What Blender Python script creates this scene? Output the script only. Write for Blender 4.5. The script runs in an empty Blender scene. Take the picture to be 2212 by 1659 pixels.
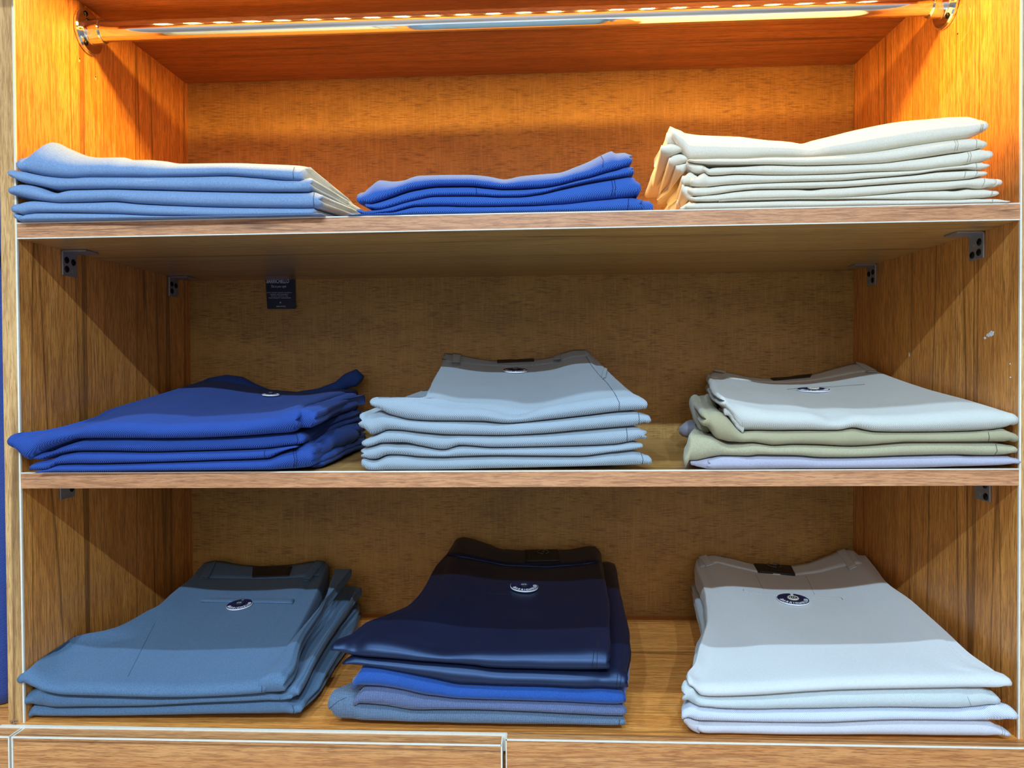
import bpy, bmesh, math, random
from mathutils import Vector, Matrix, noise
from mathutils.bvhtree import BVHTree

sc = bpy.context.scene
COL = sc.collection
PI = math.pi
W, D = 1.1, 0.389                    # inner width and depth of the cabinet, metres
Z1, Z2, Z3, ZC = .5501, .2676, -.0178, .857
T = .018                             # board thickness
# ------------------------------------------------------------------ camera
CAM = Vector((.59596, -.81296, .3772))
ROT = (Matrix.Rotation(.04556, 3, 'Z') @ Matrix.Rotation(.00591, 3, 'Y') @ Matrix.Rotation(-.01469, 3, 'X'))
FPX = 1600.0
cam = bpy.data.cameras.new('camera'); co = bpy.data.objects.new('camera', cam); COL.objects.link(co)
cam.sensor_fit = 'HORIZONTAL'; cam.sensor_width = 36; cam.lens = FPX / 2212 * 36; cam.clip_start = .02
co.matrix_world = Matrix.Translation(CAM) @ (ROT @ Matrix.Rotation(PI / 2, 3, 'X')).to_4x4()
sc.camera = co


def ray(px, py):
    return ROT @ Vector(((px - 1106) / FPX, 1, -(py - 829.5) / FPX))


def at_y(px, py, y):
    d = ray(px, py)
    return CAM + d * ((y - CAM.y) / d.y)


def at_x(px, py, x):
    d = ray(px, py)
    return CAM + d * ((x - CAM.x) / d.x)


def wall_l(y): return .0213 * y
def wall_r(y): return W - .0399 * y
def shelf_z(zl, x): return zl + .0045 * x / W


# ------------------------------------------------------------------ materials
def lin(c):
    return tuple(((v / 255) / 12.92 if v / 255 <= .04045 else ((v / 255 + .055) / 1.055) ** 2.4) for v in c) + (1,)


class NT:
    def __init__(s, name):
        s.m = bpy.data.materials.new(name); s.m.use_nodes = True
        s.t = s.m.node_tree; s.b = s.t.nodes['Principled BSDF']

    def n(s, typ, **kw):
        nd = s.t.nodes.new(typ)
        for k, v in kw.items():
            if k.startswith('i_'):
                key = k[2:]
                nd.inputs[int(key) if key.isdigit() else key.replace('_', ' ')].default_value = v
            else:
                setattr(nd, k, v)
        return nd

    def l(s, a, b): s.t.links.new(a, b)

    def coord(s): return s.n('ShaderNodeTexCoord').outputs['Object']

    def mapping(s, vec, scale=(1, 1, 1), rot=(0, 0, 0), loc=(0, 0, 0)):
        m = s.n('ShaderNodeMapping'); m.inputs['Scale'].default_value = scale
        m.inputs['Rotation'].default_value = rot; m.inputs['Location'].default_value = loc
        s.l(vec, m.inputs['Vector']); return m.outputs[0]

    def noise(s, vec, scale, detail=3, rough=.5, dist=0):
        n = s.n('ShaderNodeTexNoise'); n.inputs['Scale'].default_value = scale; n.inputs['Detail'].default_value = detail
        n.inputs['Roughness'].default_value = rough; n.inputs['Distortion'].default_value = dist
        s.l(vec, n.inputs['Vector']); return n.outputs['Fac']

    def ramp(s, fac, stops):
        r = s.n('ShaderNodeValToRGB'); e = r.color_ramp.elements
        while len(e) < len(stops): e.new(.5)
        for el, (p, c) in zip(e, stops): el.position = p; el.color = c if len(c) == 4 else tuple(c) + (1,)
        s.l(fac, r.inputs[0]); return r.outputs[0]

    def mix(s, fac, a, b, mode='MIX'):
        m = s.n('ShaderNodeMix', data_type='RGBA', blend_type=mode)
        for sock, v in ((m.inputs[0], fac), (m.inputs[6], a), (m.inputs[7], b)):
            if hasattr(v, 'is_linked'): s.l(v, sock)
            else: sock.default_value = v
        return m.outputs[2]

    def math(s, op, a, b=None, c=None):
        m = s.n('ShaderNodeMath', operation=op)
        for i, v in enumerate((a, b, c)):
            if v is None: continue
            if hasattr(v, 'is_linked'): s.l(v, m.inputs[i])
            else: m.inputs[i].default_value = v
        return m.outputs[0]

    def bump(s, h, strength, dist):
        b = s.n('ShaderNodeBump'); b.inputs['Strength'].default_value = strength; b.inputs['Distance'].default_value = dist
        s.l(h, b.inputs['Height']); s.l(b.outputs[0], s.b.inputs['Normal'])

    def setb(s, **kw):
        for k, v in kw.items(): s.b.inputs[k.replace('_', ' ')].default_value = v


def flat(name, c, rough=.6, metal=0, **kw):
    n = NT(name); n.setb(Base_Color=lin(c), Roughness=rough, Metallic=metal, **kw)
    v = n.noise(n.coord(), 300, 2)
    n.l(n.mix(n.ramp(v, [(.3, (0, 0, 0)), (.7, (1, 1, 1))]), lin(tuple(x * .98 for x in c)), lin(tuple(min(255, x * 1.01) for x in c))), n.b.inputs['Base Color'])
    return n.m


def wood(name, light, mid, dark, axis, rough=.38, fine=1.0, coat=0.0, seed=0.0, fig=1.0):
    """laminate with a straight grain along axis, fine pores and an occasional darker growth line"""
    n = NT(name); c = n.coord()
    st = {'Z': (1, 1, .045), 'X': (.045, 1, 1)}[axis]
    stf = {'Z': (1, 1, .06), 'X': (.06, 1, 1)}[axis]
    big = n.noise(n.mapping(c, st, loc=(seed, seed * 1.7, seed * .6)), 26 * fig, 4, .55, .6)
    lines = n.noise(n.mapping(c, stf, loc=(seed * 2, 3, seed)), 420 * fine, 3, .65, .2)
    pores = n.noise(n.mapping(c, {'Z': (1, 1, .045), 'X': (.045, 1, 1)}[axis], loc=(7, seed, 1)), 1250 * fine, 2, .6)
    base = n.ramp(big, [(.3, lin(mid)), (.45, lin(light)), (.56, lin(mid)), (.68, lin(light)), (.85, lin(mid))])
    base = n.mix(n.math('MULTIPLY', n.ramp(lines, [(.38, (1, 1, 1)), (.54, (0, 0, 0))]), .6), base, lin(dark))
    base = n.mix(n.math('MULTIPLY', n.ramp(pores, [(.36, (1, 1, 1)), (.46, (0, 0, 0))]), .75), base, lin(dark))
    grow = n.noise(n.mapping(c, {'Z': (1, 1, .02), 'X': (.02, 1, 1)}[axis], loc=(seed, 1, 2)), 13 * fig, 1, .4, 1.2)
    gl = n.math('MULTIPLY', n.ramp(grow, [(.482, (0, 0, 0)), (.5, (1, 1, 1)), (.51, (0, 0, 0))]), .7)
    base = n.mix(gl, base, lin(tuple(v * .6 for v in dark)))
    n.l(base, n.b.inputs['Base Color'])
    n.setb(Roughness=rough, Coat_Weight=coat, Coat_Roughness=.12)
    n.bump(pores, .12, .0006)
    return n.m


WOOD_SIDE = wood('wood_side', (238, 162, 80), (216, 140, 64), (150, 90, 40), 'Z', .42, coat=.1)
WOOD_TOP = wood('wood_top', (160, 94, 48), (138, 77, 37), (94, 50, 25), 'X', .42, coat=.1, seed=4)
WOOD_SHELF = wood('wood_shelf', (222, 170, 98), (202, 150, 82), (150, 106, 56), 'X', .3, coat=.35, seed=2)
WOOD_FLOOR = wood('wood_bottom', (246, 168, 86), (230, 146, 68), (170, 100, 44), 'X', .38, coat=.1, seed=9)
WOOD_EDGE = wood('wood_edge', (212, 152, 108), (202, 142, 98), (146, 94, 62), 'X', .45, 1.2, seed=5, fig=2.6)
WOOD_POST = wood('wood_post', (224, 178, 118), (206, 158, 100), (156, 108, 62), 'Z', .45, 1.2, seed=6)
WOOD_DRAW = wood('wood_drawer', (218, 156, 96), (206, 138, 78), (148, 86, 46), 'X', .42, 1.0, seed=3)
BAND = flat('edge_band_white', (232, 224, 208), .4)
CHROME = NT('chrome'); CHROME.setb(Base_Color=(.86, .85, .83, 1), Metallic=1, Roughness=.06)
_v = CHROME.noise(CHROME.coord(), 40, 2); CHROME.l(CHROME.ramp(_v, [(.2, (.05,) * 3), (.8, (.09,) * 3)]), CHROME.b.inputs['Roughness']); CHROME = CHROME.m
STEEL = flat('zinc_steel', (168, 170, 174), .4, .75)
SCREW = flat('dark_screw', (40, 42, 46), .35, 1)


def back_mat():
    """woven-look backing board: short horizontal dashes over faint vertical ones"""
    n = NT('woven_backing'); c = n.coord()
    h = n.noise(n.mapping(c, (.07, 1, 1)), 640, 3, .7)
    v = n.noise(n.mapping(c, (1, 1, .05), loc=(3, 0, 1)), 420, 3, .6)
    blot = n.noise(n.mapping(c, (.5, 1, 1)), 16, 4, .6)
    fine = n.noise(c, 900, 2, .6)
    col = n.ramp(blot, [(.3, lin((164, 120, 54))), (.7, lin((194, 146, 68)))])
    col = n.mix(n.math('MULTIPLY', n.ramp(v, [(.45, (0, 0, 0)), (.75, (1, 1, 1))]), .5), col, lin((214, 164, 90)))
    gate = n.ramp(n.noise(n.mapping(c, (.4, 1, 1), loc=(9, 2, 5)), 60, 5, .7), [(.36, (0, 0, 0)), (.56, (1, 1, 1))])
    dash = n.math('MULTIPLY', n.ramp(h, [(.4, (1, 1, 1)), (.52, (0, 0, 0))]), gate)
    col = n.mix(n.math('MULTIPLY', dash, .7), col, lin((112, 70, 32)))
    col = n.mix(n.math('MULTIPLY', n.ramp(fine, [(.35, (1, 1, 1)), (.5, (0, 0, 0))]), .4), col, lin((124, 82, 40)))
    n.l(col, n.b.inputs['Base Color']); n.setb(Roughness=.55)
    n.bump(h, .2, .0005)
    return n.m


BACKING = back_mat()


def fabric(name, c1, c2, kind, pitch=.0022, bump=.35, sheen=.25, rough=.85, spec=.25):
    """c1 yarn, c2 gap colour. kinds: pique (dots), twill (diagonals), plain (fine melange), check"""
    n = NT(name); c = n.coord()
    sp = n.n('ShaderNodeSeparateXYZ'); n.l(c, sp.inputs[0])
    u = n.math('ADD', sp.outputs[0], n.math('MULTIPLY', sp.outputs[1], .35))
    v = n.math('ADD', sp.outputs[1], sp.outputs[2])
    k = 2 * PI / pitch
    mel = n.noise(n.mapping(c, (1, 1, 1)), 1100, 2, .6)
    cloud = n.noise(c, 18, 3, .5)
    if kind == 'pique':
        a = n.math('SINE', n.math('MULTIPLY', u, k * .75))
        b = n.math('SINE', n.math('MULTIPLY', v, k * .75))
        h = n.math('ADD', n.math('MULTIPLY', n.math('MULTIPLY', a, b), .5), .5)
    elif kind == 'twill':
        a = n.math('SINE', n.math('MULTIPLY', n.math('ADD', n.math('MULTIPLY', u, .8), n.math('MULTIPLY', v, -1.1)), k))
        h = n.math('ADD', n.math('MULTIPLY', a, .35), n.math('MULTIPLY', mel, .8))
    elif kind == 'check':
        a = n.math('SINE', n.math('MULTIPLY', u, k)); b = n.math('SINE', n.math('MULTIPLY', v, k))
        h = n.math('ADD', n.math('MULTIPLY', n.math('ADD', a, b), .15), mel)
    else:
        h = mel
    f = n.ramp(h, [(.25, (0, 0, 0)), (.72, (1, 1, 1))])
    col = n.mix(f, lin(c2), lin(c1))
    col = n.mix(n.ramp(cloud, [(.3, (0, 0, 0)), (.75, (.16, .16, .16))]), col, lin(c2))
    n.l(col, n.b.inputs['Base Color'])
    n.setb(Roughness=rough, Sheen_Weight=sheen, Sheen_Roughness=.5, Specular_IOR_Level=spec)
    n.bump(h, bump, .0006)
    return n.m


# ------------------------------------------------------------------ object helpers
def link(name, me, parent=None):
    o = bpy.data.objects.new(name, me); COL.objects.link(o)
    if parent is not None:
        o.parent = parent
        if parent.parent is None: o.matrix_parent_inverse = parent.matrix_basis.inverted()
    return o


def thing(name, loc, label, cat, group=None):
    o = bpy.data.objects.new(name, None); COL.objects.link(o); o.location = loc; o.empty_display_size = .05
    o.matrix_basis = Matrix.Translation(loc)
    o['label'] = label; o['category'] = cat
    if group: o['group'] = group
    return o


def obj(name, bm, m, parent=None, smooth=False, label=None):
    me = bpy.data.meshes.new(name)
    bmesh.ops.recalc_face_normals(bm, faces=bm.faces)
    bm.to_mesh(me); bm.free()
    if smooth:
        for p in me.polygons: p.use_smooth = True
        if m.name in ('chrome', 'zinc_steel', 'dark_screw') or m.name.startswith('button'): me.set_sharp_from_angle(angle=math.radians(32))
    me.materials.append(m)
    o = link(name, me, parent)
    if label: o['label'] = label
    return o


def structure(name, bm, m):
    o = obj(name, bm, m); o['kind'] = 'structure'; return o


def hexa(bm, p, bev=0):
    """p: 8 corners, bottom ring then top ring"""
    v = [bm.verts.new(q) for q in p]
    fs = [bm.faces.new([v[i] for i in f]) for f in ((3, 2, 1, 0), (4, 5, 6, 7), (0, 1, 5, 4), (1, 2, 6, 5), (2, 3, 7, 6), (3, 0, 4, 7))]
    if bev:
        es = list({e for f in fs for e in f.edges})
        bmesh.ops.bevel(bm, geom=es, offset=bev, segments=2, affect='EDGES', profile=.5)
    return bm


def box(x0, x1, y0, y1, z0, z1, bev=0, bm=None):
    bm = bm or bmesh.new()
    return hexa(bm, [(x0, y0, z0), (x1, y0, z0), (x1, y1, z0), (x0, y1, z0), (x0, y0, z1), (x1, y0, z1), (x1, y1, z1), (x0, y1, z1)], bev)


def tube(bm, pts, r, seg=8, cap=True):
    rings = []
    for i, p in enumerate(pts):
        p = Vector(p)
        d = (Vector(pts[min(i + 1, len(pts) - 1)]) - Vector(pts[max(i - 1, 0)])).normalized()
        up = Vector((0, 0, 1)) if abs(d.z) < .9 else Vector((0, 1, 0))
        a = d.cross(up).normalized(); b = a.cross(d).normalized()
        rr = r[i] if isinstance(r, (list, tuple)) else r
        ra, rb = rr if isinstance(rr, (list, tuple)) else (rr, rr)
        rings.append([bm.verts.new(p + a * ra * math.cos(2 * PI * k / seg) + b * rb * math.sin(2 * PI * k / seg)) for k in range(seg)])
    for r0, r1 in zip(rings, rings[1:]):
        for k in range(seg): bm.faces.new((r0[k], r0[(k + 1) % seg], r1[(k + 1) % seg], r1[k]))
    if cap:
        bm.faces.new(list(reversed(rings[0]))); bm.faces.new(rings[-1])
    return bm


def lathe(bm, prof, mat, seg=48):
    """prof: (radius, height) along local z"""
    rings = []
    for r, h in prof:
        if r < 1e-6: rings.append([bm.verts.new(mat @ Vector((0, 0, h)))])
        else: rings.append([bm.verts.new(mat @ Vector((r * math.cos(2 * PI * k / seg), r * math.sin(2 * PI * k / seg), h))) for k in range(seg)])
    for a, b in zip(rings, rings[1:]):
        for k in range(seg):
            k2 = (k + 1) % seg
            if len(a) == 1 and len(b) == 1: continue
            if len(a) == 1: bm.faces.new((a[0], b[k], b[k2]))
            elif len(b) == 1: bm.faces.new((a[k], b[0], a[k2]))
            else: bm.faces.new((a[k], b[k], b[k2], a[k2]))
    return bm


# ------------------------------------------------------------------ the cabinet
cab = thing('display_cabinet', (W / 2, D / 2, -.5), 'open wooden clothes display cabinet with two shelves holding all the folded trousers', 'cabinet')
ZT, ZB = 1.02, -.5
# side panels
bm = hexa(bmesh.new(), [(-T, 0, ZB), (0, 0, ZB), (wall_l(D), D, ZB), (-T, D, ZB), (-T, 0, ZT), (0, 0, ZT), (wall_l(D), D, ZT), (-T, D, ZT)])
pl = obj('side_panel', bm, WOOD_SIDE, cab)
bm = hexa(bmesh.new(), [(W, 0, ZB), (W + T, 0, ZB), (W + T, D, ZB), (wall_r(D), D, ZB), (W, 0, ZT), (W + T, 0, ZT), (W + T, D, ZT), (wall_r(D), D, ZT)])
pr = obj('side_panel', bm, WOOD_SIDE, cab)
# light edge banding on the front of both panels and its bright inner arris
obj('edge_banding', box(-T, -.0012, -.0012, 0, Z3, ZT), WOOD_POST, pl, label='pale wood edge banding')
obj('banding_arris', box(-.0012, .0008, -.0013, .0012, Z3, ZT), BAND, pl, label='bright white inner edge')
obj('edge_banding', box(W + .0012, W + T, -.0012, 0, Z3, ZT), WOOD_POST, pr, label='pale wood edge banding')
obj('banding_arris', box(W - .0006, W + .0012, -.0013, .0012, Z3, ZT), BAND, pr, label='bright white inner edge')
# back panel
obj('back_panel', box(-T, W + T, D, D + .006, ZB, ZT), BACKING, cab)
# ceiling board with its front lip
def board(x0l, x1r, y0, y1, zl, name, m, th=T, dy=0):
    zr = zl + .0045
    b = hexa(bmesh.new(), [(x0l, y0, zl - th), (x1r, y0, zr - th), (wall_r(y1), y1, zr - th), (wall_l(y1), y1, zl - th),
                           (x0l, y0, zl), (x1r, y0, zr), (wall_r(y1), y1, zr), (wall_l(y1), y1, zl)])
    return obj(name, b, m, cab)
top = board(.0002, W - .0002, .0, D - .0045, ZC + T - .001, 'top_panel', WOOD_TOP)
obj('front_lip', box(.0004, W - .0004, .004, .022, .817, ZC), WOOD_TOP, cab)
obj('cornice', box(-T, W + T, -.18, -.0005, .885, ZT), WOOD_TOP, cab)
s1 = board(.0003, W - .0003, .0012, D - .004, Z1, 'shelf', WOOD_SHELF)
s2 = board(.0003, W - .0003, .0012, D - .004, Z2, 'shelf', WOOD_SHELF)
for s, zl in ((s1, Z1), (s2, Z2)):
    zr = zl + .0045
    b = hexa(bmesh.new(), [(.0003, -.0006, zl - T), (W - .0003, -.0006, zr - T), (W - .0003, .0012, zr - T), (.0003, .0012, zl - T),
                           (.0003, -.0006, zl - .0011), (W - .0003, -.0006, zr - .0011), (W - .0003, .0012, zr - .0011), (.0003, .0012, zl - .0011)])
    obj('edge_banding', b, WOOD_EDGE, s, label='pale wood edge banding')
    b = hexa(bmesh.new(), [(.0003, -.0008, zl - .0011), (W - .0003, -.0008, zr - .0011), (W - .0003, .0026, zr - .0011), (.0003, .0026, zl - .0011),
                           (.0003, -.0008, zl + .0002), (W - .0003, -.0008, zr + .0002), (W - .0003, .0026, zr + .0002), (.0003, .0026, zl + .0002)])
    obj('banding_arris', b, BAND, s, label='bright white top edge')
    if zl == Z1:
        b = hexa(bmesh.new(), [(.0003, -.0008, zl - T - .0002), (W - .0003, -.0008, zr - T - .0002), (W - .0003, .0012, zr - T - .0002), (.0003, .0012, zl - T - .0002),
                               (.0003, -.0008, zl - T + .001), (W - .0003, -.0008, zr - T + .001), (W - .0003, .0012, zr - T + .001), (.0003, .0012, zl - T + .001)])
        obj('banding_arris', b, BAND, s, label='white bottom edge')
# bottom board runs on under the panels to the neighbouring unit
XM = at_y(1092, 1590, -.02).x
bot = obj('bottom_panel', box(-.6, W + .6, -.0065, D, Z3 - T, Z3), WOOD_FLOOR, cab)
obj('edge_banding', box(-.022, XM, -.0105, -.0065, Z3 - T, Z3 + .0003), BAND, bot, label='white front edge')
# drawers below
d1 = obj('drawer', box(.0085, XM - .004, -.0295, -.0108, -.32, Z3 - .0015), WOOD_DRAW, cab)
obj('edge_banding', box(.0085, XM - .004, -.0308, -.0295, Z3 - .0029, Z3 - .0012), BAND, d1, label='white top edge')
obj('edge_banding', box(.0073, .0088, -.031, -.0108, -.32, Z3 - .0012), BAND, d1, label='white left edge')
obj('edge_banding', box(XM - .0045, XM - .003, -.0308, -.012, -.32, Z3 - .0012), BAND, d1, label='chipped white right edge')
d2 = obj('drawer', box(XM + .0012, W + .6, -.0205, -.0066, -.32, Z3 + .0004), WOOD_DRAW, cab)
obj('edge_banding', box(XM + .0004, W + .6, -.0217, -.0204, Z3 - .0011, Z3 + .0006), BAND, d2, label='white top edge')
obj('edge_banding', box(XM + .0002, XM + .0014, -.0217, -.008, -.32, Z3 + .0005), BAND, d2, label='white left edge')
# plinth
obj('plinth', box(-T, W + T, .03, D, ZB, -.32), WOOD_FLOOR, cab)
obj('inner_carcass', box(-.6, W + .6, .001, .006, -.32, Z3 - T), WOOD_FLOOR, cab)

# brackets under the shelves
def bracket(side, ya, zs, screws, dep=.027, hgt=.031):
    bm = bmesh.new(); t = .0022
    w = (lambda y: wall_l(y)) if side < 0 else (lambda y: wall_r(y))
    g = .0003
    for y0, y1 in ((ya, ya + dep),):
        xa, xb = w(y0) - side * g, w(y1) - side * g
        hexa(bm, [(xa, y0, zs - hgt), (xa - side * t, y0, zs - hgt), (xb - side * t, y1, zs - hgt), (xb, y1, zs - hgt),
                  (xa, y0, zs - g), (xa - side * t, y0, zs - g), (xb - side * t, y1, zs - g), (xb, y1, zs - g)], .0004)
        hexa(bm, [(xa, y0, zs - t - g), (xa - side * hgt, y0, zs - t - g), (xb - side * hgt, y1, zs - t - g), (xb, y1, zs - t - g),
                  (xa, y0, zs - g), (xa - side * hgt, y0, zs - g), (xb - side * hgt, y1, zs - g), (xb, y1, zs - g)], .0004)
    b = obj('shelf_bracket', bm, STEEL, cab, label='zinc angle bracket')
    for fy, fz, m in screws:
        y = ya + fy * dep; x = w(y) - side * (g + t)
        mt = Matrix.Translation((x, y, zs - fz * hgt)) @ Matrix.Rotation(-side * PI / 2, 4, 'Y')
        bb = bmesh.new()
        if m: lathe(bb, [(.0042, -.0004), (.0042, .0004), (.003, .0013), (.0012, .0013), (.001, .0006), (0, .0006)], mt, 20)
        else: lathe(bb, [(.0034, -.0003), (.0034, .0003), (.0022, .0004), (.0022, -.0002), (0, -.0002)], mt, 20)
        obj('screw' if m else 'screw_hole', bb, SCREW if m else STEEL, b, label='dark screw head' if m else None)
SL = ((.27, .38, 1), (.73, .42, 1), (.27, .74, 1), (.76, .78, 0))
SR = ((.73, .42, 0), (.27, .38, 1), (.3, .76, 1), (.75, .8, 1))
zb1, zb1r = Z1 - T, Z1 + .0045 - T
zb2, zb2r = Z2 - T, Z2 + .0045 - T
bracket(-1, .073, zb1, SL); bracket(-1, .321, zb1, SL)
bracket(1, .058, zb1r, SR); bracket(1, .312, zb1r, ((.73, .42, 1), (.27, .38, 1), (.3, .76, 1), (.75, .8, 0)))
bracket(-1, .063, zb2, ((.76, .55, 1), (.27, .72, 0), (.27, .3, 1)), hgt=.024)
bracket(1, .045, zb2r, ((.7, .72, 0), (.25, .8, 1), (.3, .3, 1)), hgt=.026)

# chrome clothes rail and its two flanges
RY_, RZ_ = .131, .8265
ra = Vector((wall_l(RY_), RY_, RZ_ - .0025)); rb = Vector((wall_r(RY_), RY_ + .004, RZ_ + .004))
bm = tube(bmesh.new(), [ra + Vector((.006, 0, 0)), rb - Vector((.006, 0, 0))], .0128, 48, False)
rail = obj('clothes_rail', bm, CHROME, cab, True, label='polished chrome clothes rail')
pass
for p, s in ((ra, 1), (rb, -1)):
    mt = Matrix.Translation(p) @ Matrix.Rotation(s * PI / 2, 4, 'Y')
    fl = obj('flange', lathe(bmesh.new(), [(.0285, .0003), (.0285, .003), (.0265, .0046), (.0165, .0055), (.0155, .0075), (.0155, .021), (.0146, .022), (.013, .022)], mt, 48), CHROME, rail, True, label='round chrome wall flange')
    for a in (90, 210, 330):
        m2 = mt @ Matrix.Translation((.0215 * math.cos(math.radians(a)), .0215 * math.sin(math.radians(a)), .005))
        obj('flange_screw', lathe(bmesh.new(), [(.0036, -.001), (.0036, .0006), (.0026, .0014), (.0008, .0014), (.0008, .0008), (0, .0008)], m2, 16), SCREW if a != 90 else CHROME, rail, True)

# small blemishes on the panels: paint chips and screw holes
CHIP = flat('paint_chip', (236, 236, 240), .6); HOLE = flat('empty_screw_hole', (30, 20, 12), .9)
def blob(px, py, side, r1, r2, m, name, parent, rot=0.0, th=.0003):
    y = .1
    for _ in range(6):
        p = at_x(px, py, wall_l(y) if side < 0 else wall_r(y)); y = p.y
    mt = Matrix.Translation(p) @ Matrix.Rotation(-side * PI / 2, 4, 'Y') @ Matrix.Rotation(rot, 4, 'Z')
    rnd = random.Random(px * 7 + py); bm = bmesh.new(); N = 14
    rr = [rnd.uniform(.6, 1.1) for _ in range(N)]
    lo = [bm.verts.new(mt @ Vector((r1 * rr[k] * math.cos(2 * PI * k / N), r2 * rr[k] * math.sin(2 * PI * k / N), -.0004))) for k in range(N)]
    hi = [bm.verts.new(mt @ Vector((.9 * r1 * rr[k] * math.cos(2 * PI * k / N), .9 * r2 * rr[k] * math.sin(2 * PI * k / N), th))) for k in range(N)]
    bm.faces.new(hi)
    for k in range(N): bm.faces.new((lo[k], lo[(k + 1) % N], hi[(k + 1) % N], hi[k]))
    obj(name, bm, m, parent)
for px, py, r1, r2 in ((2142, 721, .004, .005), (2136, 724, .003, .005), (2128, 730, .0018, .0025), (1964, 766, .0035, .0014), (2183, 815, .001, .0015), (2182, 786, .001, .001)):
    blob(px, py, 1, r1, r2, CHIP, 'paint_chip', pr)
for px, py in ((171, 127), (206, 166)):
    blob(px, py + 3, -1, .0035, .002, flat('bare_board', (214, 176, 120), .8), 'worn_spot', pl); blob(px, py, -1, .0011, .0011, HOLE, 'screw_hole', pl, th=.0006)
blob(2069, 73, 1, .0011, .0013, HOLE, 'screw_hole', pr, th=.0006)
# pale ring scratch left by an earlier flange
bm = bmesh.new()
for a0, a1 in ((20, 95), (150, 275)):
    pts = []
    for i in range(18):
        a = math.radians(a0 + (a1 - a0) * i / 17)
        y = .105 + .0185 * math.cos(a); pts.append((wall_r(y) - .0001, y, .7935 + .0215 * math.sin(a)))
    tube(bm, pts, .00035, 6)
obj('ring_scratch', bm, flat('scratch', (236, 190, 120), .6), pr)
# torn chip of banding at the foot of the left panel
bm = bmesh.new(); rnd = random.Random(3)
for i in range(7):
    p = Vector((-.013 + i * .0013, -.004 - rnd.random() * .003, Z3 + .0008))
    tube(bm, [p, p + Vector((rnd.uniform(-.002, .002), rnd.uniform(-.002, .001), rnd.uniform(.001, .005))), p + Vector((rnd.uniform(-.003, .003), -.001, rnd.uniform(.001, .006)))], .0005, 5)
obj('chipped_banding', bm, flat('chipped_board', (150, 122, 96), .8), pl, label='torn chip of edging at the panel foot')

# ------------------------------------------------------------------ neighbouring unit on the left
nb = thing('neighbouring_cabinet', (-.3, D / 2, -.5), 'neighbouring wooden cabinet cut off at the left edge, its drawer at the bottom corner', 'cabinet')
obj('drawer', box(-.6, .0038, -.0295, -.0108, -.32, Z3 - .0015), WOOD_DRAW, nb)
dn = nb.children[0]
obj('edge_banding', box(-.6, .0038, -.0308, -.0295, Z3 - .0029, Z3 - .0012), BAND, dn, label='white top edge')
obj('edge_banding', box(.0034, .0048, -.031, -.0108, -.32, Z3 - .0012), BAND, dn, label='white right edge')
obj('back_panel', box(-.6, -T - .001, D - .01, D - .001, Z3 + .001, ZT), WOOD_SIDE, nb)
obj('side_panel', box(-.618, -.6005, 0, D, ZB, ZT), WOOD_SIDE, nb)
obj('top_panel', box(-.6, -T - .001, 0, D - .011, ZC, ZC + T), WOOD_TOP, nb)
obj('plinth', box(-.6, -T - .001, .03, D, ZB, -.325), WOOD_FLOOR, nb)
BLUE_T = fabric('blue_twill', (72, 98, 172), (28, 40, 102), 'twill', .0016, .4)
g = thing('hanging_garment', (-.15, .12, .0), 'blue twill garment hanging in the neighbouring cabinet at the far left edge', 'garment')
def garment(r0, z0, z1, name, dx=0):
    bm = bmesh.new(); rows = []; NZ, NA = 40, 72
    for i in range(NZ + 1):
        t = i / NZ; z = z0 + (z1 - z0) * t; row = []
        for k in range(NA):
            a = 2 * PI * k / NA
            f = 1 + .06 * math.sin(5 * a + 3 * t) + .05 * math.sin(9 * a - 2 * t + 1)
            row.append(bm.verts.new((-.152 + dx + r0 * math.cos(a) * f * (1 - .1 * t), .10 + .085 * math.sin(a) * f * (1 - .25 * t), z + .004 * math.sin(3 * a) * (1 - t))))
        rows.append(row)
    for a, b in zip(rows, rows[1:]):
        for k in range(NA): bm.faces.new((a[k], a[(k + 1) % NA], b[(k + 1) % NA], b[k]))
    bm.faces.new(rows[-1]); bm.faces.new(list(reversed(rows[0])))
    return obj(name, bm, BLUE_T, g, True)
garment(.117, -.0125, .53, 'leg'); garment(.112, .525, .8, 'upper_part')
bm = tube(bmesh.new(), [(-.4, .13, .83), (-T - .002, .13, .83)], .0128, 24); obj('clothes_rail', bm, CHROME, nb, True)
bm = bmesh.new(); tube(bm, [(-.152, .13, .801), (-.152, .148, .814), (-.152, .148, .836), (-.152, .13, .8475), (-.152, .112, .836)], .0018, 8)
obj('hook', bm, STEEL, g, True)

# ------------------------------------------------------------------ folded trousers
def mono(pts):
    """monotone cubic through (x, y) points, constant outside"""
    d = {}
    for x, y in pts: d.setdefault(round(x, 5), []).append(y)
    xs = sorted(d); ys = [sum(d[x]) / len(d[x]) for x in xs]
    if len(xs) == 1: return lambda x: ys[0]
    h = [xs[i + 1] - xs[i] for i in range(len(xs) - 1)]; s = [(ys[i + 1] - ys[i]) / h[i] for i in range(len(h))]
    m = [s[0]] + [0 if s[i - 1] * s[i] <= 0 else 2 * s[i - 1] * s[i] / (s[i - 1] + s[i]) for i in range(1, len(s))] + [s[-1]]

    def f(x):
        if x <= xs[0]: return ys[0]
        if x >= xs[-1]: return ys[-1]
        lo, hi = 0, len(xs) - 1
        while hi - lo > 1:
            k = (lo + hi) // 2
            if xs[k] <= x: lo = k
            else: hi = k
        t = (x - xs[lo]) / h[lo]; t2, t3 = t * t, t * t * t
        return (2 * t3 - 3 * t2 + 1) * ys[lo] + (t3 - 2 * t2 + t) * h[lo] * m[lo] + (-2 * t3 + 3 * t2) * ys[hi] + (t3 - t2) * h[lo] * m[hi]
    f.lo, f.hi = xs[0], xs[-1]
    return f


def cc(ox, oy, s, pts):
    return [(ox + p[0] / s,) + tuple(None if q is None else oy + q / s for q in p[1:]) for p in pts]


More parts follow.
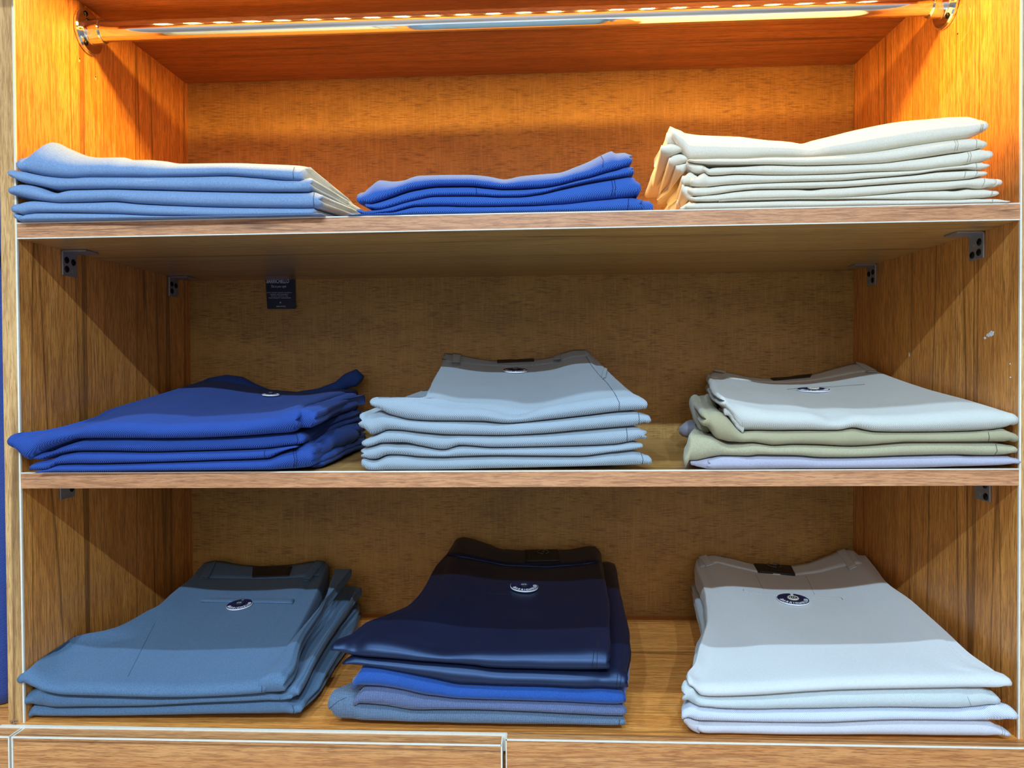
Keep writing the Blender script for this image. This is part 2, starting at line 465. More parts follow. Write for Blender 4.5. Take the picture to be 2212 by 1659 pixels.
class Front:
    """visible front of a folded layer: columns (px, top, bottom) placed on the plane y = y0"""
    def __init__(s, cols, y0, above=None, back=0.0):
        tp, bt = [], []
        for c in cols:
            if c[1] is not None: tp.append((at_y(c[0], c[1], y0).x, at_y(c[0], c[1], y0 + back).z))
            if c[2] is not None: q = at_y(c[0], c[2], y0); bt.append((q.x, q.z))
        if len(bt) == 0: bt = [(q[0], -9) for q in tp]
        xs = [q[0] for q in tp + bt] + [at_y(c[0], c[1] or c[2] or 800, y0).x for c in cols]
        s.x0, s.x1 = min(xs), max(xs)
        if above is not None:
            own = [(min(q[0] for q in tp), max(q[0] for q in tp))] if tp else []
            keep = [q for q in above.bpts if s.x0 - .002 < q[0] < s.x1 + .002 and not any(lo - .004 <= q[0] <= hi + .004 for lo, hi in spans(tp))]
            tp = tp + keep
        s.tpts, s.bpts = tp, bt
        s.top, s.bot = mono(tp), mono(bt)
        s.y0 = y0


def spans(tp):
    """runs of own top points (left group, right group) split at the widest gap"""
    if not tp: return []
    xs = sorted(q[0] for q in tp); out = [[xs[0], xs[0]]]
    for a, b in zip(xs, xs[1:]):
        if b - a > .06: out.append([b, b])
        else: out[-1][1] = b
    return [tuple(o) for o in out]


def edge_fn(pts, y0, zf, yb, zb, xf):
    """side edge from pixels: the edge lies on the plane rising from zf at the front to zb at the back"""
    k = (zb - zf) / (yb - y0); out = [(y0, xf), (y0 + .013, xf)]
    for px, py in pts:
        d = ray(px, py); den = d.z - k * d.y
        if abs(den) < 1e-5: continue
        t = (zf + k * (CAM.y - y0) - CAM.z) / den
        p = CAM + d * t
        if y0 + .02 < p.y < yb - .004: out.append((p.y, p.x))
    return out


FAB = {}
def place(pxs, bvh, off=.0006):
    """points of the cloth seen at these pixels, lifted off the cloth by off"""
    out = []
    for px, py in pxs:
        h = bvh.ray_cast(CAM, ray(px, py).normalized())
        if h[0] is None:
            continue
        n = h[1] if h[1].dot(ray(px, py)) < 0 else -h[1]
        out.append((h[0] + n * off, n))
    return out


def settle(bm, uppers, floor, lim=.016):
    """let cloth give way under what lies on it and over the board below"""
    for v in bm.verts:
        z = v.co.z
        for b in uppers:
            h = b.ray_cast(Vector((v.co.x, v.co.y, -1)), Vector((0, 0, 1)))
            if h[0] is not None and z > h[0].z - .0011 and z - h[0].z < lim: z = h[0].z - .0011
        if floor is not None: z = max(z, floor(v.co.x) + .0003)
        v.co.z = z
    bmesh.ops.recalc_face_normals(bm, faces=bm.faces); bm.normal_update()


class Layer:
    """one folded garment: closed cushion with a rounded front fold, lobed ends and a flat back"""
    def __init__(s, fr, yb, zt_back, zb_back, NU=84, NV=26, xl=None, xr=None, back=None, bulge=.011, lobes=(1, 1), ends=.004,
                 seed=0, amp=.0008, uppers=(), lean=0.0, dy=None, dents=(), sag=0.0, floor=None, clampx=True, gap=.0004, ease=1.0):
        y0 = fr.y0; s.fr = fr
        NS = 8
        xl = mono(xl or [(y0, fr.x0), (yb, fr.x0 + .012)]); xr = mono(xr or [(y0, fr.x1), (yb, fr.x1 - .012)])
        bt = mono([(q.x, q.z) for q in (at_y(px, py, yb) for px, py in back)]) if back else None
        dyf = mono([(at_y(px, 800, y0).x, d) for px, d in dy]) if dy else (lambda x: 0.0)
        dn = [(at_y(px, py, y0), r, d) for px, py, r, d in dents]

        def h_at(x): return max(.0012, fr.top(x) - fr.bot(x))

        def P(u, v, t):
            x0 = xl(y0) + (xr(y0) - xl(y0)) * u
            zf_t, zf_b = fr.top(x0), fr.bot(x0)
            if floor is not None: zf_b = max(zf_b, floor(x0) + .0003)
            for xe, sg in ((fr.x0, 1), (fr.x1, -1)):        # ends stay plump instead of running to a point
                if abs(x0 - xe) < .008:
                    hr = .74 * h_at(xe + sg * .008); mz = (zf_t + zf_b) / 2
                    if zf_t - zf_b < hr: zf_t, zf_b = mz + hr / 2, mz - hr / 2
            if floor is not None: zf_b = max(zf_b, floor(x0) + .0003)
            if zf_t < zf_b + .0012: zf_t = zf_b + .0012
            b = min(bulge, .62 * (zf_t - zf_b))
            ys = y0 + b + dyf(x0) * (1 - v) ** 3 + lean * t ** 1.5
            y = ys + v * (yb - ys)
            x = xl(y) + (xr(y) - xl(y)) * u
            w = v ** ease
            zbk_t = bt(x) if bt else zt_back(x)
            zbk_b = zb_back(x)
            z1 = zf_t + (zbk_t - zf_t) * w; z0 = zf_b + (zbk_b - zf_b) * w
            if floor is not None: z0 = max(z0, floor(x) + .0003)
            z1 -= sag * math.sin(PI * u) * math.sin(PI * v)
            if z1 - z0 < .002: z1 = z0 + .002
            z1 -= gap * min(1, .6 + v * 8); z0 += gap * min(1, .6 + v * 8)
            return Vector((x, y, z0 + (z1 - z0) * t)), b, z1 - z0

        us = [i / NU for i in range(NU + 1)]
        us = [.5 - .5 * math.cos(PI * (.08 + .84 * u)) for u in us]; us = [(u - us[0]) / (us[-1] - us[0]) for u in us]
        vs = [(j / NV) ** 1.25 for j in range(NV + 1)]
        bm = bmesh.new()

        def fin(p, u, v, t, b, side):
            """bulges on the perimeter, wrinkles, clamp to the panels"""
            a = (2 * t - 1); c = math.sqrt(max(0, 1 - a * a))
            if v == 0: p.y -= b * c
            if v == 1: p.y += .004 * c
            if u == 0 or u == 1:
                nl = max(1, min(lobes[0] if u == 0 else lobes[1], int(side / .005)))
                lob = math.sqrt(abs(math.sin(nl * PI * t))) if 0 < t < 1 else 0
                p.x += (-1 if u == 0 else 1) * ends * lob * (1 if nl == 1 else 1.3) * (1 + .35 * noise.noise(Vector((p.y * 40, t * 4, seed))))
            q = Vector((p.x * 14 + seed * 3.7, p.y * 7, p.z * 30))
            nz = noise.noise(q) + .5 * noise.noise(q * 2.3)
            inner = min(1, 6 * u, 6 * (1 - u))
            if v < .5: p.y += 1.6 * amp * nz * (1 - v * 2) * (c if v == 0 else .3)
            if back and t == 1 and v > 0: p.z += amp * 1.3 * noise.noise(Vector((p.x * 11 + p.y * 6, p.y * 16 - p.x * 3, seed))) * inner * min(1, 5 * v)
            for c0, r, d in dn:
                dd = (p - c0); dd.y *= .35
                g_ = math.exp(-dd.length_squared / (r * r))
                if t > .35: p.z -= d * g_ * (t - .35) / .65
                if v < .15: p.y += d * .8 * g_
            if clampx and p.y > -.004:
                p.x = min(max(p.x, wall_l(max(0, p.y)) + .0012), wall_r(max(0, p.y)) - .0012)
            if floor is not None: p.z = max(p.z, floor(p.x) + .0003)
            return p

        def vert(u, v, t):
            p, b, hh = P(u, v, t); return bm.verts.new(fin(p, u, v, t, b, hh))
        topg = [[vert(u, v, 1) for u in us] for v in vs]
        botg = [[vert(u, v, 0) for u in us] for v in vs]
        per = [(i, 0) for i in range(NU + 1)] + [(NU, j) for j in range(1, NV + 1)] + [(i, NV) for i in range(NU - 1, -1, -1)] + [(0, j) for j in range(NV - 1, 0, -1)]
        rings = [[botg[j][i] for i, j in per]]
        for k in range(1, NS):
            t = .5 + .5 * math.sin(-PI / 2 + PI * k / NS)
            rings.append([vert(us[i], vs[j], t) for i, j in per])
        rings.append([topg[j][i] for i, j in per])
        for a, b in zip(rings, rings[1:]):
            for k in range(len(per)):
                k2 = (k + 1) % len(per)
                bm.faces.new((a[k], a[k2], b[k2], b[k]))
        for j in range(NV):
            for i in range(NU):
                bm.faces.new((topg[j][i], topg[j][i + 1], topg[j + 1][i + 1], topg[j + 1][i]))
                bm.faces.new((botg[j][i], botg[j + 1][i], botg[j + 1][i + 1], botg[j][i + 1]))
        s.bm = bm
        settle(bm, uppers, floor)
        s.bvh = BVHTree.FromBMesh(bm)
        s.mid = ((fr.x0 + fr.x1) / 2, (y0 + yb) / 2)


def strip(bvh, top_px, bot_px, n=24, m=4, off=.0012, thick=.0022):
    """raised cloth strip between two pixel polylines lying on the cloth"""
    def samp(pl, t):
        L = [0]
        for a, b in zip(pl, pl[1:]): L.append(L[-1] + math.hypot(b[0] - a[0], b[1] - a[1]))
        x = t * L[-1]
        for i in range(len(pl) - 1):
            if x <= L[i + 1] + 1e-9:
                f = (x - L[i]) / max(1e-9, L[i + 1] - L[i]); return (pl[i][0] + (pl[i + 1][0] - pl[i][0]) * f, pl[i][1] + (pl[i + 1][1] - pl[i][1]) * f)
        return pl[-1]
    g, last = [], None
    for i in range(n + 1):
        col = []
        a, b = samp(top_px, i / n), samp(bot_px, i / n)
        for j in range(m, -1, -1):
            q = (b[0] + (a[0] - b[0]) * j / m, b[1] + (a[1] - b[1]) * j / m)
            h = bvh.ray_cast(CAM, ray(*q).normalized())
            col.append((h[0], h[1]) if h[0] is not None else None)
        g.append(col)
    bm = bmesh.new(); hi, lo = [], []
    for col in g:
        ok = [c for c in col if c is not None]
        if len(ok) < 2: continue
        ok0 = col.index(ok[0])
        col = [ok[0] if c is None else c for c in col]
        ph, plw = [], []
        for p, nn in col:
            nn = nn if nn.dot(p - CAM) < 0 else -nn
            ph.append(bm.verts.new(p + nn * off)); plw.append(bm.verts.new(p + nn * (off - thick)))
        hi.append(ph); lo.append(plw)
    for A in (hi, lo):
        for c0, c1 in zip(A, A[1:]):
            for k in range(m): bm.faces.new((c0[k], c1[k], c1[k + 1], c0[k + 1]))
    for c0, c1, d0, d1 in zip(hi, hi[1:], lo, lo[1:]):
        for k in (0, m): bm.faces.new((c0[k], c1[k], d1[k], d0[k]))
    if hi:
        for e in (0, -1):
            for k in range(m): bm.faces.new((hi[e][k], hi[e][k + 1], lo[e][k + 1], lo[e][k]))
    return bm


def seam(name, lay, pxs, m, parent, r=.0005, dense=14, off=.0001):
    q = []
    for a, b in zip(pxs, pxs[1:]):
        for i in range(dense): q.append((a[0] + (b[0] - a[0]) * i / dense, a[1] + (b[1] - a[1]) * i / dense))
    q.append(pxs[-1])
    pts = [p for p, n in place(q, lay.bvh, off)]
    run = []
    bm = bmesh.new(); done = False
    for p in pts + [None]:
        if p is not None and (not run or (p - run[-1]).length < .03):
            if not run or (p - run[-1]).length > .0004: run.append(p)
        else:
            if len(run) > 2: tube(bm, run, r, 5); done = True
            run = [p] if p is not None else []
    if done: obj(name, bm, m, parent, True)
    else: bm.free()


# round cardboard badge that hangs on the pocket button
NAVY = flat('badge_navy', (22, 24, 66), .5); WHITE = flat('badge_white', (235, 238, 245), .55)
BTN_L = flat('button_cream', (214, 206, 186), .3); BTN_D = flat('button_dark', (34, 40, 52), .25); BTN_FACE = flat('button_face', (46, 58, 70), .3)


def letters(text, r, h, a0, a1):
    """lettering set on an arc, flat in the local xy plane, bottoms outwards"""
    bm = bmesh.new()
    adv = []
    for ch in text: adv.append(.55 if ch == 'I' else 1.0)
    tot = sum(adv); acc = 0
    for ch, w in zip(text, adv):
        a = a0 + (a1 - a0) * (acc + w / 2) / tot; acc += w
        cu = bpy.data.curves.new('letter', 'FONT'); cu.body = ch; cu.size = h * 1.42; cu.align_x = 'CENTER'; cu.offset = h * .055; cu.extrude = h * .04; cu.resolution_u = 3
        ob = bpy.data.objects.new('letter', cu); COL.objects.link(ob)
        me = bpy.data.meshes.new_from_object(ob)
        mt = Matrix.Rotation(a, 4, 'Z') @ Matrix.Translation((r, 0, 0)) @ Matrix.Rotation(PI / 2, 4, 'Z') @ Matrix.Scale(.8, 4, (1, 0, 0))
        me.transform(mt); bm.from_mesh(me)
        bpy.data.objects.remove(ob); bpy.data.curves.remove(cu); bpy.data.meshes.remove(me)
    return bm


def text_bm(text, size, italic=0.0, bold=0.0):
    cu = bpy.data.curves.new('line', 'FONT'); cu.body = text; cu.size = size; cu.align_x = 'CENTER'; cu.shear = italic; cu.offset = bold; cu.extrude = .00012; cu.resolution_u = 2
    ob = bpy.data.objects.new('line', cu); COL.objects.link(ob)
    me = bpy.data.meshes.new_from_object(ob); bm = bmesh.new(); bm.from_mesh(me)
    bpy.data.objects.remove(ob); bpy.data.curves.remove(cu); bpy.data.meshes.remove(me)
    return bm


def badge(lay, px, py, wpx, parent, light=True, spin=0.0, tie=None, lift=.0022, up=None):
    h = lay.bvh.ray_cast(CAM, ray(px, py).normalized())
    if h[0] is None: return
    nn = Vector((0, 0, 0))
    for dx in (-12, 0, 12):
        for dy_ in (-4, 0, 4):
            k = lay.bvh.ray_cast(CAM, ray(px + dx, py + dy_).normalized())
            if k[0] is not None: nn += k[1] if k[1].z > 0 else -k[1]
    n = nn.normalized()
    if up: n = (n + Vector(up)).normalized()
    depth = (ROT.transposed() @ (h[0] - CAM)).y
    R_ = wpx / 2 * depth / FPX
    ax = (Vector((1, 0, 0)) - n * n.x).normalized(); ay = n.cross(ax)
    mt = Matrix((ax, ay, n)).transposed().to_4x4(); mt.translation = h[0] + n * lift
    mt = mt @ Matrix.Rotation(spin, 4, 'Z')
    th = .0011
    def disc(r0, r1, zlo, zhi, notch):
        bm = bmesh.new(); N = 60; q = []
        for k in range(N + 1):
            a = PI / 2 + notch + (2 * PI - 2 * notch) * k / N
            c, s_ = math.cos(a), math.sin(a)
            q.append([bm.verts.new(mt @ Vector((r * c, r * s_, z))) for r, z in ((r0, zlo), (r1, zlo), (r1, zhi), (r0, zhi))])
        for A, B in zip(q, q[1:]):
            for i in range(4): bm.faces.new((A[i], B[i], B[(i + 1) % 4], A[(i + 1) % 4]))
        bm.faces.new(q[0]); bm.faces.new(list(reversed(q[-1])))
        return bm
    b = obj('badge', disc(R_ * .2, R_, -th, th * .55, .11), WHITE, parent, label='round navy badge with a white rim')
    obj('badge_face', disc(R_ * .2, R_ * .985, th * .5, th * .75, .11), NAVY, b)
    L = letters('BARRICHELLO', R_ * .9, R_ * .24, math.radians(196), math.radians(372))
    bmesh.ops.transform(L, matrix=mt @ Matrix.Translation((0, 0, th * .8)), verts=L.verts)
    obj('badge_lettering', L, WHITE, b)
    rb_ = R_ * .36
    obj('button', lathe(bmesh.new(), [(rb_ * .8, -lift), (rb_ * .85, th), (rb_, th * 1.4), (rb_, th * 2.4), (rb_ * .9, th * 2.9), (rb_ * .76, th * 2.8), (rb_ * .74, th * 2.2), (0, th * 2.2)], mt, 32), BTN_L if light else BTN_D, b, True, label='raised round button')
    bm = lathe(bmesh.new(), [(rb_ * .72, th * 2.2), (rb_ * .72, th * 2.5), (0, th * 2.5)], mt, 28)
    obj('button_face', bm, BTN_FACE, b)
    bm = bmesh.new()
    for k in range(3): box((-.5 + k * .36) * rb_, (-.36 + k * .36) * rb_, -.24 * rb_, .24 * rb_, th * 2.5, th * 2.62, bm=bm)
    bmesh.ops.transform(bm, matrix=mt, verts=bm.verts)
    obj('button_emblem', bm, WHITE, b)
    bm = box(-R_ * .09, R_ * .09, R_ * .3, R_ * 1.02, -th, th * .3)
    bmesh.ops.transform(bm, matrix=mt, verts=bm.verts)
    obj('button_tab', bm, tie, b)


def ring_emblem(lay, px, py, wpx, m, parent):
    h = lay.bvh.ray_cast(CAM, ray(px, py).normalized())
    if h[0] is None: return
    n = h[1] if h[1].z > 0 else -h[1]
    depth = (ROT.transposed() @ (h[0] - CAM)).y; r = wpx / 2 * depth / FPX
    ax = (Vector((1, 0, 0)) - n * n.x).normalized(); ay = n.cross(ax)
    mt = Matrix((ax, ay, n)).transposed().to_4x4(); mt.translation = h[0] + n * .0044
    bm = bmesh.new()
    for a0, a1 in ((-60, 80), (115, 275)):
        tube(bm, [mt @ Vector((r * math.cos(math.radians(a0 + (a1 - a0) * i / 14)), r * math.sin(math.radians(a0 + (a1 - a0) * i / 14)), 0)) for i in range(15)], r * .07, 5)
    tube(bm, [mt @ Vector((-.35 * r, -.8 * r, 0)), mt @ Vector((.05 * r, .7 * r, 0))], r * .06, 5)
    tube(bm, [mt @ Vector((.0, .2 * r, 0)), mt @ Vector((.3 * r, .15 * r, 0)), mt @ Vector((.1 * r, -.3 * r, 0))], r * .06, 5)
    obj('ring_emblem', bm, m, parent)


def roll(name, m, parent, path, r, seg=14, label=None, uppers=(), floor=None):
    """soft roll of cloth along the side of a pile: path (px, py, depth), r (across, height)"""
    pts = [at_y(a, b, y) for a, b, y in path]
    q = []
    for i in range(len(pts) - 1):
        for k in range(6):
            t = k / 6; p0 = pts[max(i - 1, 0)]; p1 = pts[i]; p2 = pts[i + 1]; p3 = pts[min(i + 2, len(pts) - 1)]
            q.append(.5 * ((2 * p1) + (p2 - p0) * t + (2 * p0 - 5 * p1 + 4 * p2 - p3) * t * t + (3 * p1 - p0 - 3 * p2 + p3) * t ** 3))
    q.append(pts[-1])
    n = len(q) - 1
    rr = []
    for i in range(n + 1):
        t = i / n; f = min(1, .35 + 4 * t, .35 + 4 * (1 - t)) * (1 + .18 * noise.noise(q[i] * 45))
        rr.append((r[0] * f, r[1] * f))
    bm = tube(bmesh.new(), q, rr, seg); settle(bm, uppers, floor)
    bv = BVHTree.FromBMesh(bm)
    obj(name, bm, m, parent, True, label)
    return bv

# ------------------------------------------------------------------ fabrics
F_SLATE = fabric('slate_twill', (142, 170, 208), (106, 134, 174), 'plain', bump=.2, sheen=.05)
F_NAVYP = fabric('navy_pique', (66, 118, 208), (34, 66, 146), 'pique', .0018, .45, sheen=.06)
F_BEIGE = fabric('beige_cotton', (238, 230, 212), (216, 208, 190), 'plain', bump=.2)
F_NAVYT = fabric('blue_pique', (50, 90, 172), (20, 38, 104), 'pique', .0018, .4, sheen=.04)
F_GREYP = fabric('grey_pique', (168, 180, 190), (118, 130, 142), 'pique', .0017, .4)
F_IVORY = fabric('ivory_pique', (212, 211, 204), (168, 168, 162), 'pique', .0015, .35)
F_KHAKI = fabric('khaki_cotton', (176, 168, 136), (144, 136, 106), 'twill', .0011, .2)
F_KHAKI2 = fabric('khaki_cotton_pale', (178, 172, 142), (148, 142, 114), 'plain', bump=.2)
F_LAV = fabric('lavender_grey', (176, 174, 190), (150, 148, 166), 'plain', bump=.15)
F_STEEL = fabric('steel_blue', (98, 127, 158), (68, 92, 120), 'plain', bump=.2, sheen=.08)
F_SATIN = fabric('navy_satin', (24, 30, 58), (11, 14, 34), 'plain', bump=.1, rough=.44, spec=.9, sheen=0)
F_SATIN.node_tree.nodes['Principled BSDF'].inputs['Specular Tint'].default_value = (.35, .55, 1, 1)
F_ROYAL = fabric('royal_blue', (40, 88, 166), (24, 60, 128), 'plain', bump=.12)
F_CHECK = fabric('blue_grey_check', (104, 116, 152), (66, 78, 112), 'check', .0019, .25)
F_CHECK2 = fabric('grey_blue_check', (106, 124, 148), (66, 84, 108), 'check', .0019, .25)
F_WHITE = fabric('white_twill', (226, 228, 228), (190, 192, 194), 'twill', .0013, .25)
F_OFFW = fabric('off_white_twill', (216, 222, 222), (172, 180, 184), 'twill', .0016, .3)
F_ICE = fabric('ice_blue_pique', (222, 226, 236), (168, 176, 198), 'pique', .0015, .35)
F_LILAC = fabric('lilac_grey', (206, 204, 210), (182, 180, 190), 'plain', bump=.15)
THREAD = {}
def thread(m):
    """stitching and seams: a darker yarn of the same cloth"""
    if m.name not in THREAD:
        e = [n for n in m.node_tree.nodes if n.bl_idname == 'ShaderNodeMix'][0].inputs[6].default_value
        t = bpy.data.materials.new(m.name + '_thread'); t.use_nodes = True
        b = t.node_tree.nodes['Principled BSDF']; b.inputs['Roughness'].default_value = .9
        no = t.node_tree.nodes.new('ShaderNodeTexNoise'); no.inputs['Scale'].default_value = 900
        mx = t.node_tree.nodes.new('ShaderNodeMix'); mx.data_type = 'RGBA'
        k = .66 if sum(e[:3]) > 1.3 else .42
        mx.inputs[6].default_value = tuple(v * k for v in e[:3]) + (1,); mx.inputs[7].default_value = tuple(v * (k + .14) for v in e[:3]) + (1,)
        t.node_tree.links.new(no.outputs['Fac'], mx.inputs[0]); t.node_tree.links.new(mx.outputs[2], b.inputs['Base Color'])
        THREAD[m.name] = t
    return THREAD[m.name]
LEATHER = flat('dark_leather', (34, 26, 26), .6); EMB = flat('emblem_grey', (96, 90, 92), .5)


def pile(group, y0, yb, zl, zback, layers, bulge=.011):
    uppers = []; n = len(layers); prev = None; out = []; top_l = top_r = None
    fl = lambda x: shelf_z(zl, x) if zl != Z3 else Z3
    for i, d in enumerate(layers):
        y0i = y0 + d.get('y0', 0)
        fr = Front(d['cols'], y0i, prev, d['lean'] + .007 if d.get('lean', 0) > .01 else 0)
        if i == n - 1 and not fr.bpts: fr.bot = fl
        if fr.bpts and max(q[1] for q in fr.bpts) < -5: fr.bot = fl
        zt = lambda x, i=i: fl(x) + (zback - zl) * (n - i) / n
        zb = lambda x, i=i: fl(x) + (zback - zl) * (n - i - 1) / n
        ybi = yb - .0015 * i
        xl = xr = None
        zbL = zt(fr.x0); zbR = zt(fr.x1)
        if d.get('back'):
            bl, br = at_y(*d['back'][0], ybi), at_y(*d['back'][-1], ybi); zbL, zbR = bl.z, br.z
        if d.get('L'): xl = edge_fn(d['L'][:-1], y0i, fr.top(fr.x0 + .01), ybi, zbL, fr.x0) + [(ybi, at_y(*d['L'][-1], ybi).x)]
        if 'dxl' in d: xl = [(y0i, fr.x0), (ybi, fr.x0 + d['dxl'])]
        if 'dxr' in d: xr = [(y0i, fr.x1), (ybi, fr.x1 + d['dxr'])]
        if d.get('R'): xr = edge_fn(d['R'][:-1], y0i, fr.top(fr.x1 - .01), ybi, zbR, fr.x1) + [(ybi, at_y(*d['R'][-1], ybi).x)]
        if i == 0:
            if xl: top_l = (mono(xl), fr.x0)
            if xr: top_r = (mono(xr), fr.x1)
        else:                                              # lower pairs follow the slant of the topmost one
            smp = [y0i + (ybi - y0i) * k / 12 for k in range(13)]
            if xl is None and top_l: xl = [(y, top_l[0](y) + (fr.x0 - top_l[1]) * (1 - .6 * k / 12) + .004 * i * min(1, k / 3)) for k, y in enumerate(smp)]
            if xr is None and top_r: xr = [(y, top_r[0](y) + (fr.x1 - top_r[1]) * (1 - .6 * k / 12) - .004 * i * min(1, k / 3)) for k, y in enumerate(smp)]
        lay = Layer(fr, ybi, zt, zb, xl=xl, xr=xr, back=d.get('back'), bulge=d.get('bulge', bulge), lobes=d.get('lobes', (2, 2)), ends=d.get('ends', .003),
                    seed=i * 2.3 + zl * 17 + fr.x0 * 31, amp=d.get('amp', .0007), dy=d.get('dy'), dents=d.get('dents', ()), floor=fl, uppers=uppers, lean=d.get('lean', .004), sag=d.get('sag', 0), ease=d.get('ease', 1.0), NV=36 if d.get('back') else 22)
        t = thing('folded_trousers', (lay.mid[0], lay.mid[1], fl(lay.mid[0]) if i == n - 1 else fr.bot(lay.mid[0])), d['label'], 'trousers', group)
        lay.body = obj('body', lay.bm, d['mat'], t, True)
        lay.t, lay.m = t, d['mat']
        mine = [lay.bvh]
        for k in d.get('inner', ()):                       # further folded layers that show beside the front fold
            f2 = Front(k['cols'], y0i + k.get('y0', .008))
            z_t = lambda x, f=f2: f.top(x) + k.get('rise', 0); z_b = lambda x, f=f2: f.bot(x) + k.get('rise', 0)
            yb2 = y0i + k.get('y0', .008) + k.get('dep', .12)
            xr2 = xl2 = None
            if k.get('R'):
                zk = at_y(*k['R'][-1], yb2).z
                z_t = lambda x, z=zk: z; z_b = lambda x, z=zk: z - .014
                xr2 = edge_fn(k['R'][:-1], f2.y0, f2.top(f2.x1), yb2, zk, f2.x1) + [(yb2, at_y(*k['R'][-1], yb2).x)]
            if k.get('L'): xl2 = edge_fn(k['L'][:-1], f2.y0, f2.top(f2.x0), yb2, f2.top(f2.x0) + k.get('rise', 0), f2.x0) + [(yb2, at_y(*k['L'][-1], yb2).x)]
            l2 = Layer(f2, yb2, z_t, z_b, NU=26, NV=14 if not k.get('R') else 26, xl=xl2, xr=xr2, bulge=k.get('bulge', .006), lobes=k.get('lobes', (1, 1)), ends=.0015,
                       seed=i + f2.x0 * 9, amp=.0008, floor=fl, uppers=uppers)
            mine.append(l2.bvh)
            obj(k.get('name', 'inner_fold'), l2.bm, d['mat'], t, True)
            if k.get('seam'): seam('side_seam', l2, k['seam'], thread(d['mat']), t, .0005)
        for r in d.get('rolls', ()): mine.append(roll('side_fold', d['mat'], t, r[0], r[1], uppers=uppers, floor=fl))
        for sm in d.get('seams', ()): seam('side_seam', lay, sm, thread(d['mat']), t, .00045)
        for sm in d.get('stitches', ()): seam('stitching', lay, sm, thread(d['mat']), t, .0003)
        uppers = uppers + mine
        prev = fr; out.append(lay)
    return out


def waist(lay, top, bot, off=.0016):
    w = obj('waistband', strip(lay.bvh, top, bot, 40, 5, off, .0026), lay.m, lay.t, True)
    return w


def quad(lay, p, name, m, off=.0024, thick=.0026, n=8, mm=5, label=None):
    """cloth or leather piece given by its four corners: top left, top right, bottom right, bottom left"""
    return obj(name, strip(lay.bvh, [p[0], p[1]], [p[3], p[2]], n, mm, off, thick), m, lay.t, True, label)


def loop(lay, p, name='belt_loop'):
    o = quad(lay, p, name, lay.m, .0032, .0022, 6, 8)
    tl, tr, br, bl = [Vector(q) for q in p]
    seam('stitching', lay, [tuple(bl), tuple(br)], thread(lay.m), lay.t, .0006, 8, .0033)


# ================================================================== top shelf, left: slate trousers
c = lambda pts: cc(0, 270, 2.765, pts)
TL = pile('slate blue trousers on the top shelf', -.013, .13, Z1, .598, [
    dict(mat=F_SLATE, dxr=.022, lean=.022, label='topmost slate blue trousers on the top shelf, far left, corner sticking up',
         cols=c([(92, 215, 238), (110, 190, 262), (140, 138, 272), (185, 95, 282), (270, 130, 295), (400, 178, 303), (480, 188, 297), (620, 186, 297), (690, 203, 297), (760, 202, 297), (880, 210, 297), (980, 228, 295), (1120, 227, 293), (1300, 226, 288), (1500, 231, 300), (1700, 238, 318), (1765, 248, 324)]),
         dents=[(318, 363, .012, .003)], bulge=.016, dy=[(20, -.003), (100, 0)],
         lobes=(1, 3), seams=[[(634, 385), (633, 372), (636, 361)]]),
    dict(mat=F_SLATE, dxr=.022, label='second slate blue trousers from the top in the far left pile, top shelf',
         cols=c([(52, 274, 285), (75, 260, 320), (110, 264, 333), (200, None, 350), (330, None, 372), (450, None, 372), (600, None, 370), (900, None, 375), (1130, None, 380), (1400, None, 386), (1600, None, 388), (1690, 318, 388), (1760, 318, 388), (1825, 297, 387), (1832, 305, 380)]),
         lobes=(1, 3)),
    dict(mat=F_SLATE, dxr=.022, label='middle slate blue trousers of the far left pile, dented front, top shelf',
         cols=c([(55, 375, 392), (62, 352, 402), (90, 340, 415), (140, 342, 428), (200, 355, 440), (250, None, 447), (340, None, 455), (500, None, 450), (640, None, 445), (800, None, 460), (1000, None, 470), (1200, None, 478), (1400, None, 483), (1600, None, 487), (1880, 396, 487), (1890, 402, 480)]),
         dents=[(105, 410, .012, .004)], lobes=(1, 3), seams=[[(678, 447), (677, 430), (679, 415)]]),
    dict(mat=F_SLATE, dxr=.022, label='second slate blue trousers from the bottom of the far left pile, top shelf',
         cols=c([(70, 485, 497), (80, 462, 515), (110, 444, 530), (150, 440, 520), (200, 442, 516), (300, None, 515), (500, None, 518), (700, None, 525), (900, None, 535), (1100, None, 540), (1300, None, 545), (1500, None, 550), (1700, None, 552), (1848, 490, 552)]),
         lobes=(1, 2)),
    dict(mat=F_SLATE, dxr=.022, label='bottom slate blue trousers of the far left pile, lying on the top shelf',
         cols=c([(118, 545, 568), (130, 528, 580), (160, 520, 582), (250, None, 583), (600, None, 580), (1000, None, 576), (1400, None, 573), (1780, 553, 571), (1900, 556, 571)]),
         inner=[dict(cols=c([(85, 520, 560), (110, 530, 578), (145, 535, 582)]), y0=.006, dep=.05)],
         lobes=(2, 2)),
])
